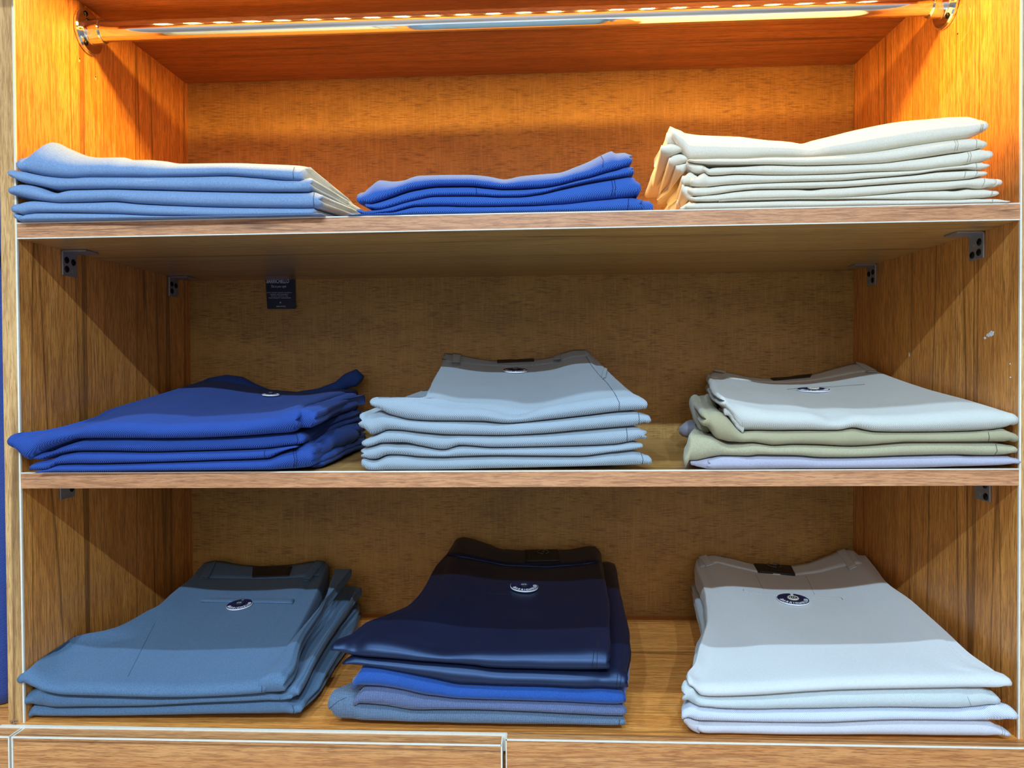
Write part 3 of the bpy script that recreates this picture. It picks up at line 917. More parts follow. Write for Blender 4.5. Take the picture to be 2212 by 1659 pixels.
# ================================================================== top shelf, middle: navy pique
c = lambda pts: cc(740, 300, 3.16, pts)
TM = pile('navy pique trousers on the top shelf', -.004, .27, Z1, .592, [
    dict(mat=F_NAVYP, lean=.018, label='topmost navy pique trousers in the middle of the top shelf, right end raised',
         cols=c([(103, 395, 405), (130, 350, 425), (160, 318, 432), (220, 280, 415), (320, 290, 380), (400, 280, 350), (450, 260, 335), (500, 250, 325), (650, 246, 307), (850, 245, 304), (1000, 258, 318), (1100, 270, 326), (1200, 256, 325), (1350, 241, 318), (1480, 231, 300), (1600, 191, 268), (1700, 151, 245), (1790, 106, 215), (1860, 82, 195), (1880, 98, 190), (1950, 93, 168), (1964, 110, 160)]),
         dents=[(1088, 388, .012, .002)], lobes=(1, 2), bulge=.009, seams=[[(1302, 362), (1303, 345), (1298, 336)]]),
    dict(mat=F_NAVYP, lean=.010, label='second navy pique trousers from the top, middle pile of the top shelf',
         cols=c([(165, 436, 450), (185, 428, 465), (240, None, 475), (320, None, 455), (400, None, 430), (500, None, 405), (620, None, 380), (700, None, 378), (850, None, 376), (950, None, 378), (1050, None, 385), (1200, None, 385), (1350, None, 365), (1500, None, 325), (1700, None, 280), (1850, None, 255), (1940, 168, 240), (1972, 165, 234)]),
         lobes=(1, 2), bulge=.008, seams=[[(1030, 418), (1027, 398)]]),
    dict(mat=F_NAVYP, label='third navy pique trousers from the top, middle pile of the top shelf',
         cols=c([(110, 468, 500), (140, 482, 508), (200, 478, 508), (240, None, 502), (330, None, 492), (420, None, 466), (500, None, 450), (650, None, 447), (900, None, 452), (1200, None, 448), (1500, None, 435), (1700, None, 410), (1850, None, 395), (1960, 236, 380), (2000, 240, 372), (2022, 300, 350)]),
         lobes=(1, 1), bulge=.011, seams=[[(1321, 423), (1324, 405), (1320, 383)], [(1327, 423), (1330, 405), (1326, 383)]]),
    dict(mat=F_NAVYP, label='bottom navy pique trousers in the middle of the top shelf, lying on the board',
         cols=c([(50, 548, 553), (75, 532, 553), (100, 512, 553), (160, 484, 552), (230, 490, 551), (330, 494, 550), (400, 476, 549), (420, None, 548), (800, None, 543), (1200, None, 533), (1600, None, 526), (1900, 388, 521), (1980, 385, 518), (2010, 392, 516), (2030, 402, 514)]),
         lobes=(1, 3), bulge=.010,
         inner=[dict(cols=c([(2010, 400, 515), (2060, 412, 513), (2100, 415, 510), (2116, 440, 495)]), y0=.012, dep=.14)],
         seams=[[(1352, 463), (1357, 445), (1358, 423)]]),
], bulge=.010)
# ================================================================== top shelf, right: beige cotton
SEAM = lambda x, a, b: [(x, b), (x + 2, (a + b) / 2), (x + 4, a)]
TR = pile('beige trousers on the top shelf', -.004, .30, Z1, .645, [
    dict(mat=F_BEIGE, lean=.026, label='topmost beige trousers at the right of the top shelf, thick sagging fold',
         cols=[(1457, 275, 290), (1465, 275, 306), (1480, 279, 322), (1490, 283, 339), (1530, 288, 339), (1550, 289, 338), (1610, 291, 338), (1663, 298, 334.5), (1681, 300, 334), (1735, 304, 334), (1754, 306, 334), (1770, 302, 333), (1810, 293, 330), (1885, 275, 323), (1980, 258, 308), (2050, 252, 298), (2103, 248, 290), (2122, 248, 284), (2132, 254, 278), (2138, 264, 271)],
         dents=[(1757, 312, .014, .004)], bulge=.017, lobes=(1, 1), seams=[[(2117, 285), (2120, 270), (2115, 258)], [(2121, 284), (2124, 270), (2119, 258)]],
         inner=[dict(cols=[(1430, 316, 324), (1437, 310, 331), (1450, 306, 333), (1470, 312, 327), (1487, 318, 323)], y0=.012, dep=.15, bulge=.01),
                dict(cols=[(1441, 288, 308), (1445, 281, 310), (1452, 274, 312), (1460, 275, 312), (1466, 285, 312)], y0=.014, dep=.1, bulge=.004)]),
    dict(mat=F_BEIGE, label='second beige trousers from the top of the right-hand pile, top shelf',
         cols=[(1493, 341, 347), (1502, None, 349.5), (1573, None, 352), (1663, None, 352), (1753, None, 353.5), (1810, None, 352), (1904, None, 348.5), (1980, None, 339), (2065, None, 326), (2100, 293, 322), (2109, 292.5, 321), (2122, 294, 317), (2128, 305, 312)],
         lobes=(1, 1), seams=[[(2062, 326), (2065, 312), (2060, 298)], [(2067, 325), (2070, 311), (2065, 297)], [(2109, 320), (2110, 305), (2105, 294)]],
         inner=[dict(cols=[(1447, 344, 349), (1453, 334, 356), (1470, 330, 352), (1492, 339, 347)], y0=.012, dep=.15)]),
    dict(mat=F_BEIGE, label='third beige trousers from the top of the right-hand pile, top shelf',
         cols=[(1524, 360, 364), (1531, 362, 374), (1540, 358.5, 375.5), (1555, 357, 375), (1591, 356.5, 372.5), (1663, None, 374), (1735, None, 374), (1810, None, 372), (1885, None, 367.6), (1980, None, 365), (2037, None, 359), (2075, None, 355), (2100, 319, 350), (2128, 314, 345), (2138, 320, 341), (2142, 326, 335)],
         lobes=(1, 1), bulge=.013, seams=[[(2089, 350), (2093, 336), (2089, 324)], [(2095, 349), (2098, 335), (2094, 323)]],
         inner=[dict(cols=[(1462, 358, 362), (1475, 347, 372), (1488, 344, 364)], y0=.015, dep=.15),
                dict(cols=[(1484, 350, 356), (1496, 349, 369), (1508, 351, 371), (1520, 355, 372), (1535, 364, 374)], y0=.006, dep=.05, bulge=.004)]),
    dict(mat=F_BEIGE, label='fourth beige trousers from the top of the right-hand pile, top shelf',
         cols=[(1498, 384, 390), (1501, 378, 398), (1508, 376.5, 400), (1520, None, 400.5), (1573, None, 395.6), (1627, None, 393), (1717, None, 390), (1810, None, 387.5), (1885, None, 382), (1980, None, 374), (2037, None, 366), (2095, 352, 362), (2113, 347.5, 364), (2128, 346.5, 363), (2134, 353, 358)],
         lobes=(1, 1), inner=[dict(cols=[(1475, 384, 390), (1480, 378, 395), (1492, 369, 397), (1505, 376, 397)], y0=.008, dep=.12)], seams=[[(2110, 363), (2108, 349)]]),
    dict(mat=F_BEIGE, label='fifth beige trousers from the top of the right-hand pile, top shelf',
         cols=[(1492, 404, 412), (1499, 402, 420), (1515, None, 420), (1555, None, 415.5), (1591, None, 410), (1645, None, 405.6), (1717, None, 404.7), (1810, None, 402), (1885, None, 397), (1980, None, 390.4), (2056, None, 386.6), (2100, 364, 383), (2111, 364, 381), (2122, 366, 378), (2129, 370, 374)],
         lobes=(1, 1), seams=[[(2083, 384), (2086, 372), (2083, 364)], [(2106, 381), (2111, 373), (2109, 365)]],
         inner=[dict(cols=[(1475, 404, 408), (1482, 400, 424), (1490, 401, 430), (1500, 404, 422)], y0=.006, dep=.12, bulge=.004)]),
    dict(mat=F_BEIGE, label='third beige trousers from the bottom of the right-hand pile, top shelf',
         cols=[(1497, 423, 429), (1504, None, 432.5), (1537, None, 432.7), (1591, None, 430), (1663, None, 428), (1735, None, 426), (1810, None, 424.6), (1885, None, 419), (1980, None, 410), (2037, None, 407.5), (2094, None, 402), (2122, 379, 404.7), (2130, 378, 404), (2141, 380, 401), (2150, 388, 393)],
         lobes=(1, 1), dents=[(1757, 420, .01, .002)], seams=[[(2121, 404), (2127, 392), (2126, 382)]],
         inner=[dict(cols=[(2135, 382, 404), (2150, 384, 405), (2160, 384, 401), (2164, 390, 396)], y0=.02, dep=.1)]),
    dict(mat=F_BEIGE, label='thin beige trousers just above the bottom of the right-hand pile, top shelf',
         cols=[(1560, None, 433), (1650, None, 430.5), (1720, None, 429), (1790, None, 429), (1885, None, 428.4), (1980, None, 428.4), (2075, None, 428.4), (2113, 405, 425.6), (2130, 405, 424.6), (2145, 407, 422.5), (2154, 414, 416)],
         lobes=(1, 1), dents=[(2075, 412, .01, .002)], seams=[[(2141, 423), (2144, 414), (2140, 407)]]),
    dict(mat=F_BEIGE, label='bottom beige trousers of the right-hand pile, lying on the top shelf',
         cols=[(1487, 441, 458), (1490, 437, 460), (1518, 434.5, 459.5), (1545, 434, None), (1591, None, 458), (1700, None, 455), (1810, None, 450), (2000, None, 443), (2130, 426.5, 439), (2150, 426, 438), (2170, 428, 436.5), (2178, 433, 436)],
         lobes=(1, 1), inner=[dict(cols=[(1464, 432, 441), (1472, 425, 448), (1484, 426, 446)], y0=.05, dep=.1, bulge=.01), dict(cols=[(1471, 456, 459), (1480, 444, 460), (1492, 434, 460)], y0=.005, dep=.04, bulge=.003)],
         seams=[[(2143, 438), (2145, 427)]]),
])
# ================================================================== middle shelf, left: blue pique
ML = pile('blue pique trousers on the middle shelf', -.011, .345, Z2, .334, [
    dict(mat=F_NAVYT, label='topmost blue pique trousers at the left of the middle shelf, waist crumpled up behind',
         cols=[(20, 949, 957), (30, 943, 976), (40, 941, 990), (50, 940, 996), (62, 939, 990), (80, 936, 977), (105, 930, 966), (130, 924, 957), (156, 919, 949), (190, 914, 948.5), (222, 911, 948.6), (300, 912, 948.6), (333, 916, 948.6), (408, 913, 948), (519, 908, 943), (578, 899, 939), (612, 888, 937), (630, 884, 934), (636, 886, 928)],
         L=[(96, 928), (148, 917), (208, 898.6), (230, 886), (315, 860), (371, 843), (437, 822)],
         R=[(650, 876), (680, 862), (720, 850), (767, 841)],
         back=[(437, 822), (478, 821), (519, 828), (578, 842), (630, 847), (667, 848), (741, 840), (767, 841)],
         dents=[(152, 928, .012, .005), (70, 965, .012, .003)], y0=-.007, bulge=.013, lobes=(1, 2), amp=.0012,
         inner=[dict(name='inner_leg', cols=[(626, 886, 923), (640, 884, 925), (655, 883, 925), (668, 886, 925), (678, 893, 915)], y0=.012, dep=.29, rise=.02, R=[(720, 874), (770, 853)], lobes=(1, 2))],
         rolls=[([(655, 893, .03), (690, 882, .1), (730, 868, .19), (768, 854, .28)], (.008, .007)), ([(668, 916, .03), (705, 895, .12), (745, 880, .2), (772, 870, .28)], (.008, .006))]),
    dict(mat=F_NAVYT, label='second blue pique trousers from the top of the left pile, middle shelf',
         cols=[(65, 984, 988), (69, 978, 995), (90, None, 989), (111, None, 982), (148, None, 976), (208, None, 976), (297, None, 978), (445, None, 974.6), (556, None, 971), (625, 937, 964), (640, 936, 962), (648, 941, 959)],
         R=[(700, 915), (780, 885)], lobes=(1, 2),
         rolls=[([(650, 950, .01), (685, 925, .08), (725, 905, .16), (776, 890, .27)], (.007, .006)), ([(655, 956, .01), (690, 935, .08), (735, 915, .18), (780, 902, .28)], (.007, .005))],
         seams=[[(640, 960), (644, 950), (640, 938)]]),
    dict(mat=F_NAVYT, label='second blue pique trousers from the bottom of the left pile, middle shelf',
         cols=[(54, 1000, 1017), (59, 996, 1018), (81, 992, 1017), (111, None, 1004), (178, None, 1004), (260, None, 1002), (371, None, 998.7), (482, None, 995), (571, None, 991.5), (600, None, 979), (620, None, 972), (634, 963, 968)],
         R=[(690, 940), (782, 912)], lobes=(1, 2),
         rolls=[([(640, 966, .01), (675, 948, .06), (715, 928, .14), (780, 915, .28)], (.008, .007)), ([(662, 962, .01), (700, 942, .08), (740, 930, .16), (782, 922, .28)], (.006, .005))],
         seams=[[(573, 992), (571, 980), (572, 974)]]),
    dict(mat=F_NAVYT, label='bottom blue pique trousers at the left of the middle shelf, rolled right end',
         cols=[(74, 1016, 1021), (82, 1013, 1021), (111, None, 1021), (300, None, 1019), (571, None, 1017), (610, None, 1016), (634, 968, 1015), (648, 960, 1014), (660, 961, 1012), (667, 968, 1008)],
         R=[(690, 1001), (785, 960)], lobes=(1, 3), bulge=.016,
         rolls=[([(664, 980, .01), (690, 966, .05), (716, 950, .09), (770, 938, .2)], (.012, .012)), ([(672, 998, .015), (700, 985, .05), (740, 965, .14), (785, 950, .26)], (.010, .006)), ([(672, 1006, .015), (700, 994, .05), (745, 972, .15), (785, 960, .26)], (.010, .005)), ([(664, 960, .02), (690, 945, .06), (735, 930, .16), (780, 925, .24)], (.009, .007))],
         seams=[[(634, 1014), (637, 995), (633, 972)], [(639, 1014), (642, 995), (638, 966)]]),
])
# waist of the topmost pair, bunched up in the shade behind
l = ML[0]
bm = tube(bmesh.new(), [at_y(*p, .352) for p in ((425, 838), (455, 829), (490, 824), (520, 828), (545, 838), (580, 849), (640, 853), (690, 848), (730, 836), (752, 822), (770, 816), (779, 822))], [(.012, f) for f in (.006, .010, .011, .011, .008, .006, .005, .007, .009, .012, .014, .009)], 14)
obj('waistband', bm, F_NAVYT, l.t, True)
badge(l, 585, 856, 36, l.t, False, .2, F_NAVYT, .003)
# ================================================================== middle shelf, centre: grey pique
MC = pile('light grey pique trousers on the middle shelf', -.004, .36, Z2, .375, [
    dict(mat=F_GREYP, label='topmost light grey pique trousers in the middle of the middle shelf, badge on the pocket',
         cols=[(804, 865, 872), (808, 863, 879), (818, 860, 884), (837, 860, 896), (860, 864, 903), (883, 868, 908), (944, 874, 911), (1037, 881, 911), (1098, 890, 916), (1129, 889, 914), (1160, 883, 910), (1221, 871, 903.7), (1280, 862, 897), (1335, 857, 890), (1370, 856, 887), (1388, 860, 885), (1393, 868, 880)],
         L=[(822, 858), (865, 853.6), (920, 852), (930, 833), (941, 810), (954, 787), (960, 763)],
         R=[(1380, 850), (1368, 841), (1330, 812), (1305, 790), (1288, 775), (1276, 764)],
         back=[(960, 763), (1000, 768), (1037, 776), (1067, 780), (1110, 780), (1153, 777), (1190, 773), (1221, 760), (1240, 755), (1264, 754), (1276, 764)],
         dents=[(1115, 900, .016, .006), (960, 860, .03, .003)], bulge=.014, lobes=(1, 1), amp=.0009,
         seams=[[(1337, 889), (1338, 870), (1328, 850), (1312, 828), (1292, 808), (1278, 790), (1266, 770)]]),
    dict(mat=F_GREYP, dxl=.02, label='second light grey pique trousers from the top of the middle pile, middle shelf',
         cols=[(780, 900, 916), (784, 897, 926), (790, 893, 935), (798, 890, 941), (812, 886, 938), (837, None, 930), (852, None, 930), (914, None, 936), (975, None, 940.6), (1067, None, 942), (1160, None, 939), (1252, None, 931), (1340, None, 924), (1375, 889, 920.6), (1392, 893, 915), (1403, 903, 909)],
         lobes=(2, 2), dents=[(805, 905, .012, .004)], seams=[[(1380, 919), (1381, 905), (1379, 891)]]),
    dict(mat=F_GREYP, dxl=.02, label='third light grey pique trousers in the middle pile of the middle shelf',
         cols=[(786, 951, 964), (791, 947, 966), (805, 943, 963), (821, None, 958), (868, None, 957.5), (907, None, 965), (957, None, 973.5), (994, None, 963), (1067, None, 968), (1160, None, 966.7), (1252, None, 965), (1332, None, 962), (1370, 923, 955), (1387, 924, 949), (1394, 936, 943)],
         lobes=(2, 2), seams=[[(1354, 959), (1355, 942), (1353, 925)]]),
    dict(mat=F_GREYP, dxl=.02, label='second light grey pique trousers from the bottom of the middle pile, middle shelf',
         cols=[(785, 970, 989), (792, 967, 993), (806, None, 994), (837, None, 984), (914, None, 988), (975, None, 988), (1067, None, 985), (1160, None, 986), (1252, None, 986.7), (1329, None, 977.5), (1370, 956, 973), (1386, 958, 968)],
         lobes=(2, 2), dents=[(860, 978, .014, .003)]),
    dict(mat=F_GREYP, dxl=.02, label='bottom light grey pique trousers in the middle of the middle shelf',
         cols=[(785, 985, 1012), (790, 990, 1017), (806, 996, 1018), (837, None, 1018), (944, None, 1017), (1037, None, 1015), (1160, None, 1012), (1283, None, 1009), (1340, 977, 1008), (1375, 973, 1007), (1395, 980, 1005), (1407, 991, 999)],
         lobes=(1, 2), seams=[[(1387, 1006), (1389, 992), (1384, 977)]]),
])
l = MC[0]
waist(l, [(962, 765), (1000, 770), (1037, 777.5), (1067, 781.5), (1110, 781.5), (1153, 779), (1190, 775), (1221, 763), (1240, 758), (1270, 758)],
      [(955, 781), (1000, 785), (1050, 790), (1110, 792), (1160, 790), (1200, 783), (1240, 771), (1277, 769)])
loop(l, [(978, 766.5), (997, 769), (991, 789), (977, 789)]); loop(l, [(1197, 773), (1210, 768), (1213, 781), (1198, 783)])
quad(l, [(1074, 782), (1154, 779), (1154, 783.5), (1074, 787)], 'waist_label', LEATHER, .0036, .003, label='dark waist label')
quad(l, [(1304, 798), (1311, 800), (1308, 817), (1300, 820)], 'pocket_edge', l.m, .003, .003, 4, 8)
badge(l, 1113, 803, 52, l.t, False, -.1, F_GREYP)
# ================================================================== middle shelf, right
MR = pile('folded trousers at the right of the middle shelf', -.006, .36, Z2, .365, [
    dict(mat=F_IVORY, label='topmost ivory pique trousers at the right of the middle shelf, badge on the pocket',
         cols=[(1567, 864, 868), (1572, 864, 878), (1580, 866, 892), (1592, 868, 915), (1606, 871, 932), (1640, 878, 932), (1680, 885, 932), (1750, 891, 931), (1795, 897, 931.5), (1819, 896, 931.5), (1850, 895, 925), (1875, 896, 930), (1898, 897, 934), (1960, 895, 935.5), (2035, 890, 935.5), (2100, 885, 934), (2139, 884, 932), (2180, 888, 925), (2192, 894, 917), (2196, 903, 910)],
         L=[(1552, 857), (1540, 838), (1538, 826), (1530, 808)],
         R=[(2194, 896), (2184, 884), (2149, 873), (2080, 854), (2001, 836), (1940, 818), (1898, 804), (1862, 787)],
         back=[(1530, 808), (1545, 802), (1570, 804), (1611, 814), (1664, 819), (1700, 818), (1730, 813), (1755, 809), (1808, 794), (1846, 784), (1862, 787)],
         dents=[(1812, 905, .014, .006), (1640, 850, .03, .002)], bulge=.017, lobes=(2, 1),
         inner=[dict(cols=[(1566, 886, 892), (1575, 881, 900), (1585, 888, 914), (1598, 905, 930), (1606, 920, 933)], y0=.006, dep=.06, bulge=.003)]),
    dict(mat=F_KHAKI, label='upper khaki trousers in the right pile of the middle shelf, under the ivory pair',
         cols=[(1527, 903, 908), (1533, 896, 918), (1540, 892, 932), (1553, 890, 949), (1567, 893, 953), (1580, 905, 956), (1595, 924, 956.5), (1606, 934, 957), (1627, None, 956.5), (1650, None, 959.7), (1674, None, 963.6), (1720, None, 961), (1760, None, 961.5), (1846, None, 965.7), (1915, None, 960), (1967, None, 956), (2050, None, 956), (2139, 930, 955.7), (2177, 926, 956), (2190, 934, 951), (2197, 944, 948)],
         L=[(1518, 885), (1503, 858), (1540, 825)], lobes=(2, 1), seams=[[(2135, 955), (2137, 945), (2135, 934)]],
         rolls=[([(1530, 925, .03), (1514, 905, .1), (1504, 880, .18), (1500, 866, .24)], (.008, .012)), ([(1545, 850, .3), (1530, 862, .22), (1545, 885, .12)], (.006, .006))]),
    dict(mat=F_KHAKI2, label='lower khaki trousers in the right pile of the middle shelf, left corner sticking out',
         cols=[(1481, 990, 994), (1483, 975, 996), (1486, 955, 997), (1489, 941, 997), (1500, 941, 997), (1517, 942, 994), (1535, 944, 990), (1548, 947, 988), (1560, None, 987), (1580, None, 987), (1619, None, 987), (1640, None, 984), (1726, None, 985.6), (1777, None, 990), (1863, None, 989), (1932, None, 987), (2070, None, 984), (2139, 957, 985.6), (2175, 960, 984), (2190, 964, 980), (2196, 969, 974)],
         lobes=(1, 2), dents=[(1575, 972, .014, .005)], dy=[(1481, -.003), (1560, 0)], seams=[[(2147, 985), (2154, 974), (2151, 960)]],
         rolls=[([(1535, 935, .06), (1520, 925, .12), (1515, 912, .2)], (.010, .008))]),
    dict(mat=F_LAV, label='lavender grey trousers at the bottom of the right pile, middle shelf',
         cols=[(1533, 991, 1013), (1541, 989, 1017), (1570, None, 1017), (1720, None, 1014.5), (1967, None, 1013), (2100, 987, 1009), (2160, 986, 1007), (2190, 987, 1004), (2203, 994, 1000)],
         lobes=(2, 1), inner=[dict(cols=[(1494, 998, 1001), (1503, 993, 1008), (1516, 991, 1011), (1530, 990, 1014), (1538, 991, 1016)], y0=.004, dep=.08, bulge=.004)],
         rolls=[([(1496, 925, .2), (1488, 930, .24), (1500, 918, .3)], (.014, .010))]),
])
l = MR[0]
waist(l, [(1534, 809), (1548, 804), (1570, 806), (1611, 815.5), (1664, 820.5), (1700, 819.5), (1730, 815), (1755, 811), (1808, 796), (1846, 786.5), (1858, 789)],
      [(1536, 816), (1570, 817), (1640, 826), (1700, 827), (1755, 823), (1810, 813), (1850, 805), (1880, 803)])
quad(l, [(1664, 821), (1754, 812), (1750, 818), (1672, 825)], 'waist_label', LEATHER, .0034, .003, label='dark leather waist patch')
loop(l, [(1846, 785), (1866, 790), (1894, 805), (1874, 806)]); loop(l, [(1543, 801), (1568, 806), (1564, 811), (1542, 806)])
seam('pocket_welt', l, [(1700, 842), (1730, 838), (1800, 836), (1850, 832), (1868, 831)], thread(l.m), l.t, .0007)
badge(l, 1757, 845, 66, l.t, True, -.25, F_IVORY)
# ================================================================== bottom, left: steel blue
BL = pile('steel blue trousers on the bottom shelf', .003, .365, Z3, .062, [
    dict(mat=F_STEEL, label='topmost steel blue trousers at the bottom left, badge on the back pocket',
         cols=[(40, 1464, 1475), (48, 1452, 1480), (60, 1455, 1488), (75, 1462, 1495), (89, 1468, 1501), (110, 1474, 1505), (130, 1478, 1507), (222, 1481, 1509.5), (334, 1484, 1511.7), (408, 1484, 1511.5), (482, 1481, 1509), (530, 1477, 1506), (566, 1472, 1503)],
         L=[(74, 1421.7), (100, 1386.4), (141, 1375), (237, 1357), (274, 1342), (311, 1321.6), (345, 1305), (374, 1279), (408, 1253), (430, 1228), (442, 1214)],
         R=[(572, 1462), (582, 1444), (596, 1430), (620, 1393), (645, 1352), (664, 1317), (681, 1282), (706, 1217)],
         back=[(442, 1214), (474, 1211), (519, 1219.6), (563, 1223), (630, 1219.6), (682, 1211.5), (698, 1212), (706, 1217)],
         dents=[(105, 1455, .016, .006)], bulge=.013, y0=-.013, lobes=(1, 1), amp=.0009,
         seams=[[(565, 1503), (566, 1475), (574, 1458)]],
         inner=[dict(name='inner_leg', cols=[(560, 1466, 1500), (580, 1458, 1499.5), (600, 1456, 1499), (611, 1464, 1497)], y0=.002, dep=.345, rise=.058,
                     R=[(613, 1486), (620, 1470), (629, 1443), (645, 1390), (662, 1357), (685, 1325), (705, 1285), (714, 1255), (725, 1228)], lobes=(1, 2))]),
    dict(mat=F_STEEL, label='middle steel blue trousers of the bottom left pile', y0=-.005,
         cols=[(55, 1512, 1518), (60, 1503, 1523), (67, 1497, 1528), (81, None, 1533), (111, None, 1534.7), (185, None, 1533), (289, None, 1531), (445, None, 1521.7), (556, None, 1518), (608, 1503, 1515), (624, 1500, 1513)],
         R=[(632, 1492), (650, 1455), (672, 1418), (700, 1375), (730, 1325), (748, 1300), (765, 1257)], lobes=(1, 3), dents=[(82, 1520, .01, .004)],
         inner=[dict(cols=[(600, 1502, 1514), (622, 1488, 1512), (636, 1482, 1508), (642, 1490, 1503)], y0=.004, dep=.33, rise=.03, R=[(650, 1476), (680, 1420), (720, 1352), (750, 1308), (768, 1268)])],
         seams=[[(604, 1515), (605, 1507)]]),
    dict(mat=F_STEEL, label='bottom steel blue trousers of the bottom left pile, lying on the board',
         cols=[(58, 1540, 1548), (64, 1534, 1552), (81, None, 1552), (185, None, 1552), (445, None, 1549.5), (600, None, 1548), (628, 1521, 1547.5), (640, 1524, 1545), (644, 1530, 1538)],
         R=[(655, 1515), (681, 1479), (700, 1447), (721, 1412), (750, 1370), (774, 1334)], lobes=(1, 2),
         rolls=[([(638, 1533, .01), (655, 1505, .05), (690, 1452, .15), (740, 1375, .3)], (.006, .006))],
         seams=[[(632, 1548), (635, 1535), (632, 1524)]]),
])
l = BL[0]
waist(l, [(447, 1216), (474, 1213), (519, 1221.5), (563, 1225), (630, 1221.6), (682, 1214), (698, 1214.5), (703, 1219)],
      [(432, 1249), (500, 1250), (560, 1251), (630, 1249), (690, 1244)])
seam('waist_seam', l, [(432, 1250), (500, 1251), (560, 1252), (630, 1250), (688, 1245)], thread(l.m), l.t, .0005)
loop(l, [(682, 1214), (700, 1216), (667, 1257), (654, 1256)]); loop(l, [(447, 1218), (468, 1214), (450, 1252), (431, 1252)])
quad(l, [(546, 1229), (632, 1227), (625, 1247), (545, 1250)], 'waist_label', LEATHER, .0036, .003, label='dark leather waist patch')
quad(l, [(436, 1294), (634, 1296.5), (632, 1304), (434, 1300)], 'pocket_welt', l.m, .0016, .0022, 24, 3)
seam('pocket_stitching', l, [(434, 1301), (520, 1301), (632, 1305), (636, 1296)], thread(l.m), l.t, .0005)
seam('leg_crease', l, [(276, 1462), (300, 1415), (335, 1345)], thread(l.m), l.t, .0002)
badge(l, 518, 1309, 54, l.t, False, .1, F_STEEL)
# ================================================================== bottom, middle
BC = pile('blue trousers in the middle of the bottom shelf', -.003, .365, Z3, .085, [
    dict(mat=F_SATIN, label='topmost dark navy satin trousers in the middle of the bottom shelf, white-rimmed badge',
         cols=[(719, 1398, 1404), (730, 1393, 1411), (745, 1390, 1417), (759, 1390, 1422), (800, 1390, 1427), (835, 1393, 1429), (880, 1400, 1432), (920, 1406, 1435.7), (960, 1410, 1439), (1023, 1412, 1444), (1058, 1414, 1449.5), (1161, 1414, 1453), (1230, 1412, 1454.5), (1285, 1409, 1454.6), (1310, 1412, 1453)],
         L=[(735, 1385), (762, 1363.6), (793, 1339.5), (831, 1326), (886, 1302), (917, 1267), (941, 1223), (968, 1192), (984, 1166)],
         R=[(1311, 1385), (1311, 1340), (1310, 1302), (1304, 1260), (1297, 1220), (1293, 1190)],
         back=[(984, 1166), (990, 1162), (1003, 1159.5), (1023, 1164), (1055, 1175), (1092, 1186), (1127, 1189), (1180, 1189), (1230, 1186.7), (1271, 1179), (1286, 1180), (1293, 1190)],
         dents=[(762, 1398, .009, .005), (960, 1402, .03, .003)], bulge=.016, lobes=(1, 2), amp=.0014,
         seams=[], stitches=[[(1289, 1450), (1290, 1420), (1290, 1380), (1296, 1340), (1298, 1300)], [(1279, 1448), (1281, 1425), (1283, 1402)]]),
    dict(mat=F_SATIN, label='second dark navy satin trousers in the middle bottom pile, right edge jutting out',
         cols=[(740, 1430, 1435), (749, 1424, 1438), (760, None, 1439.5), (783, None, 1441), (852, None, 1454.6), (920, None, 1470), (989, None, 1485.5), (1058, None, 1487), (1161, None, 1489), (1264, None, 1494), (1300, 1457, 1495), (1333, 1455, 1496), (1346, 1459, 1492), (1350, 1468, 1485)],
         R=[(1353, 1450), (1355, 1390), (1351, 1343), (1336, 1279), (1330, 1242), (1326, 1217)], lobes=(1, 2), bulge=.013, dents=[(1300, 1482, .012, .003)],
         back=[(990, 1190), (1100, 1215), (1280, 1216), (1313, 1213), (1326, 1217)],
         stitches=[[(1338, 1492), (1341, 1470), (1342, 1450), (1346, 1420), (1347, 1390)], [(1331, 1492), (1333, 1470), (1334, 1455)]]),
    dict(mat=F_ROYAL, label='royal blue trousers, third in the middle bottom pile',
         cols=[(754, 1478, 1484), (757, 1460, 1486), (764, 1446, 1487), (783, 1444, 1488), (800, None, 1488.5), (852, None, 1496), (920, None, 1509.6), (1023, None, 1516.5), (1127, None, 1520), (1230, None, 1523), (1310, None, 1527), (1338, 1497, 1527), (1342, 1503, 1520)],
         R=[(1350, 1470), (1352, 1400), (1318, 1235)], lobes=(2, 1), bulge=.012,
         inner=[dict(cols=[(1325, 1500, 1526), (1342, 1494, 1525), (1351, 1502, 1518)], y0=.012, dep=.12)]),
    dict(mat=F_CHECK, label='blue grey checked trousers, second from the bottom of the middle bottom pile',
         cols=[(758, 1515, 1520), (762, 1500, 1524), (770, 1490, 1526), (783, 1489, 1527), (817, None, 1530.5), (886, None, 1540.5), (938, None, 1538), (1023, None, 1537), (1127, None, 1541), (1230, None, 1546), (1320, None, 1550), (1343, 1529, 1550.5), (1346, 1533, 1546)],
         lobes=(1, 1), inner=[dict(cols=[(1330, 1530, 1549), (1346, 1526, 1548), (1352, 1532, 1544)], y0=.012, dep=.12)]),
    dict(mat=F_CHECK2, label='grey blue trousers at the bottom of the middle pile, left corner lying open',
         cols=[(700, 1503, 1536), (704, 1503, 1545), (710, 1503, 1553), (716, 1503, 1557), (740, 1505, 1559), (755, 1508, 1560), (762, 1524, 1561), (783, None, 1562), (886, None, 1565), (1023, None, 1569), (1195, None, 1570.5), (1320, 1552, 1571), (1344, 1553, 1570.5), (1348, 1557, 1566)],
         lobes=(1, 1), bulge=.009, seams=[[(1337, 1570), (1338, 1555)]], stitches=[[(706, 1535), (730, 1515), (748, 1507)]]),
])
l = BC[0]
waist(l, [(988, 1166), (1003, 1162), (1023, 1166.5), (1055, 1177.5), (1092, 1188), (1127, 1191), (1180, 1191), (1230, 1189), (1271, 1181.5), (1290, 1187)],
      [(966, 1199), (1020, 1208), (1090, 1222), (1180, 1226), (1260, 1220), (1298, 1214)])
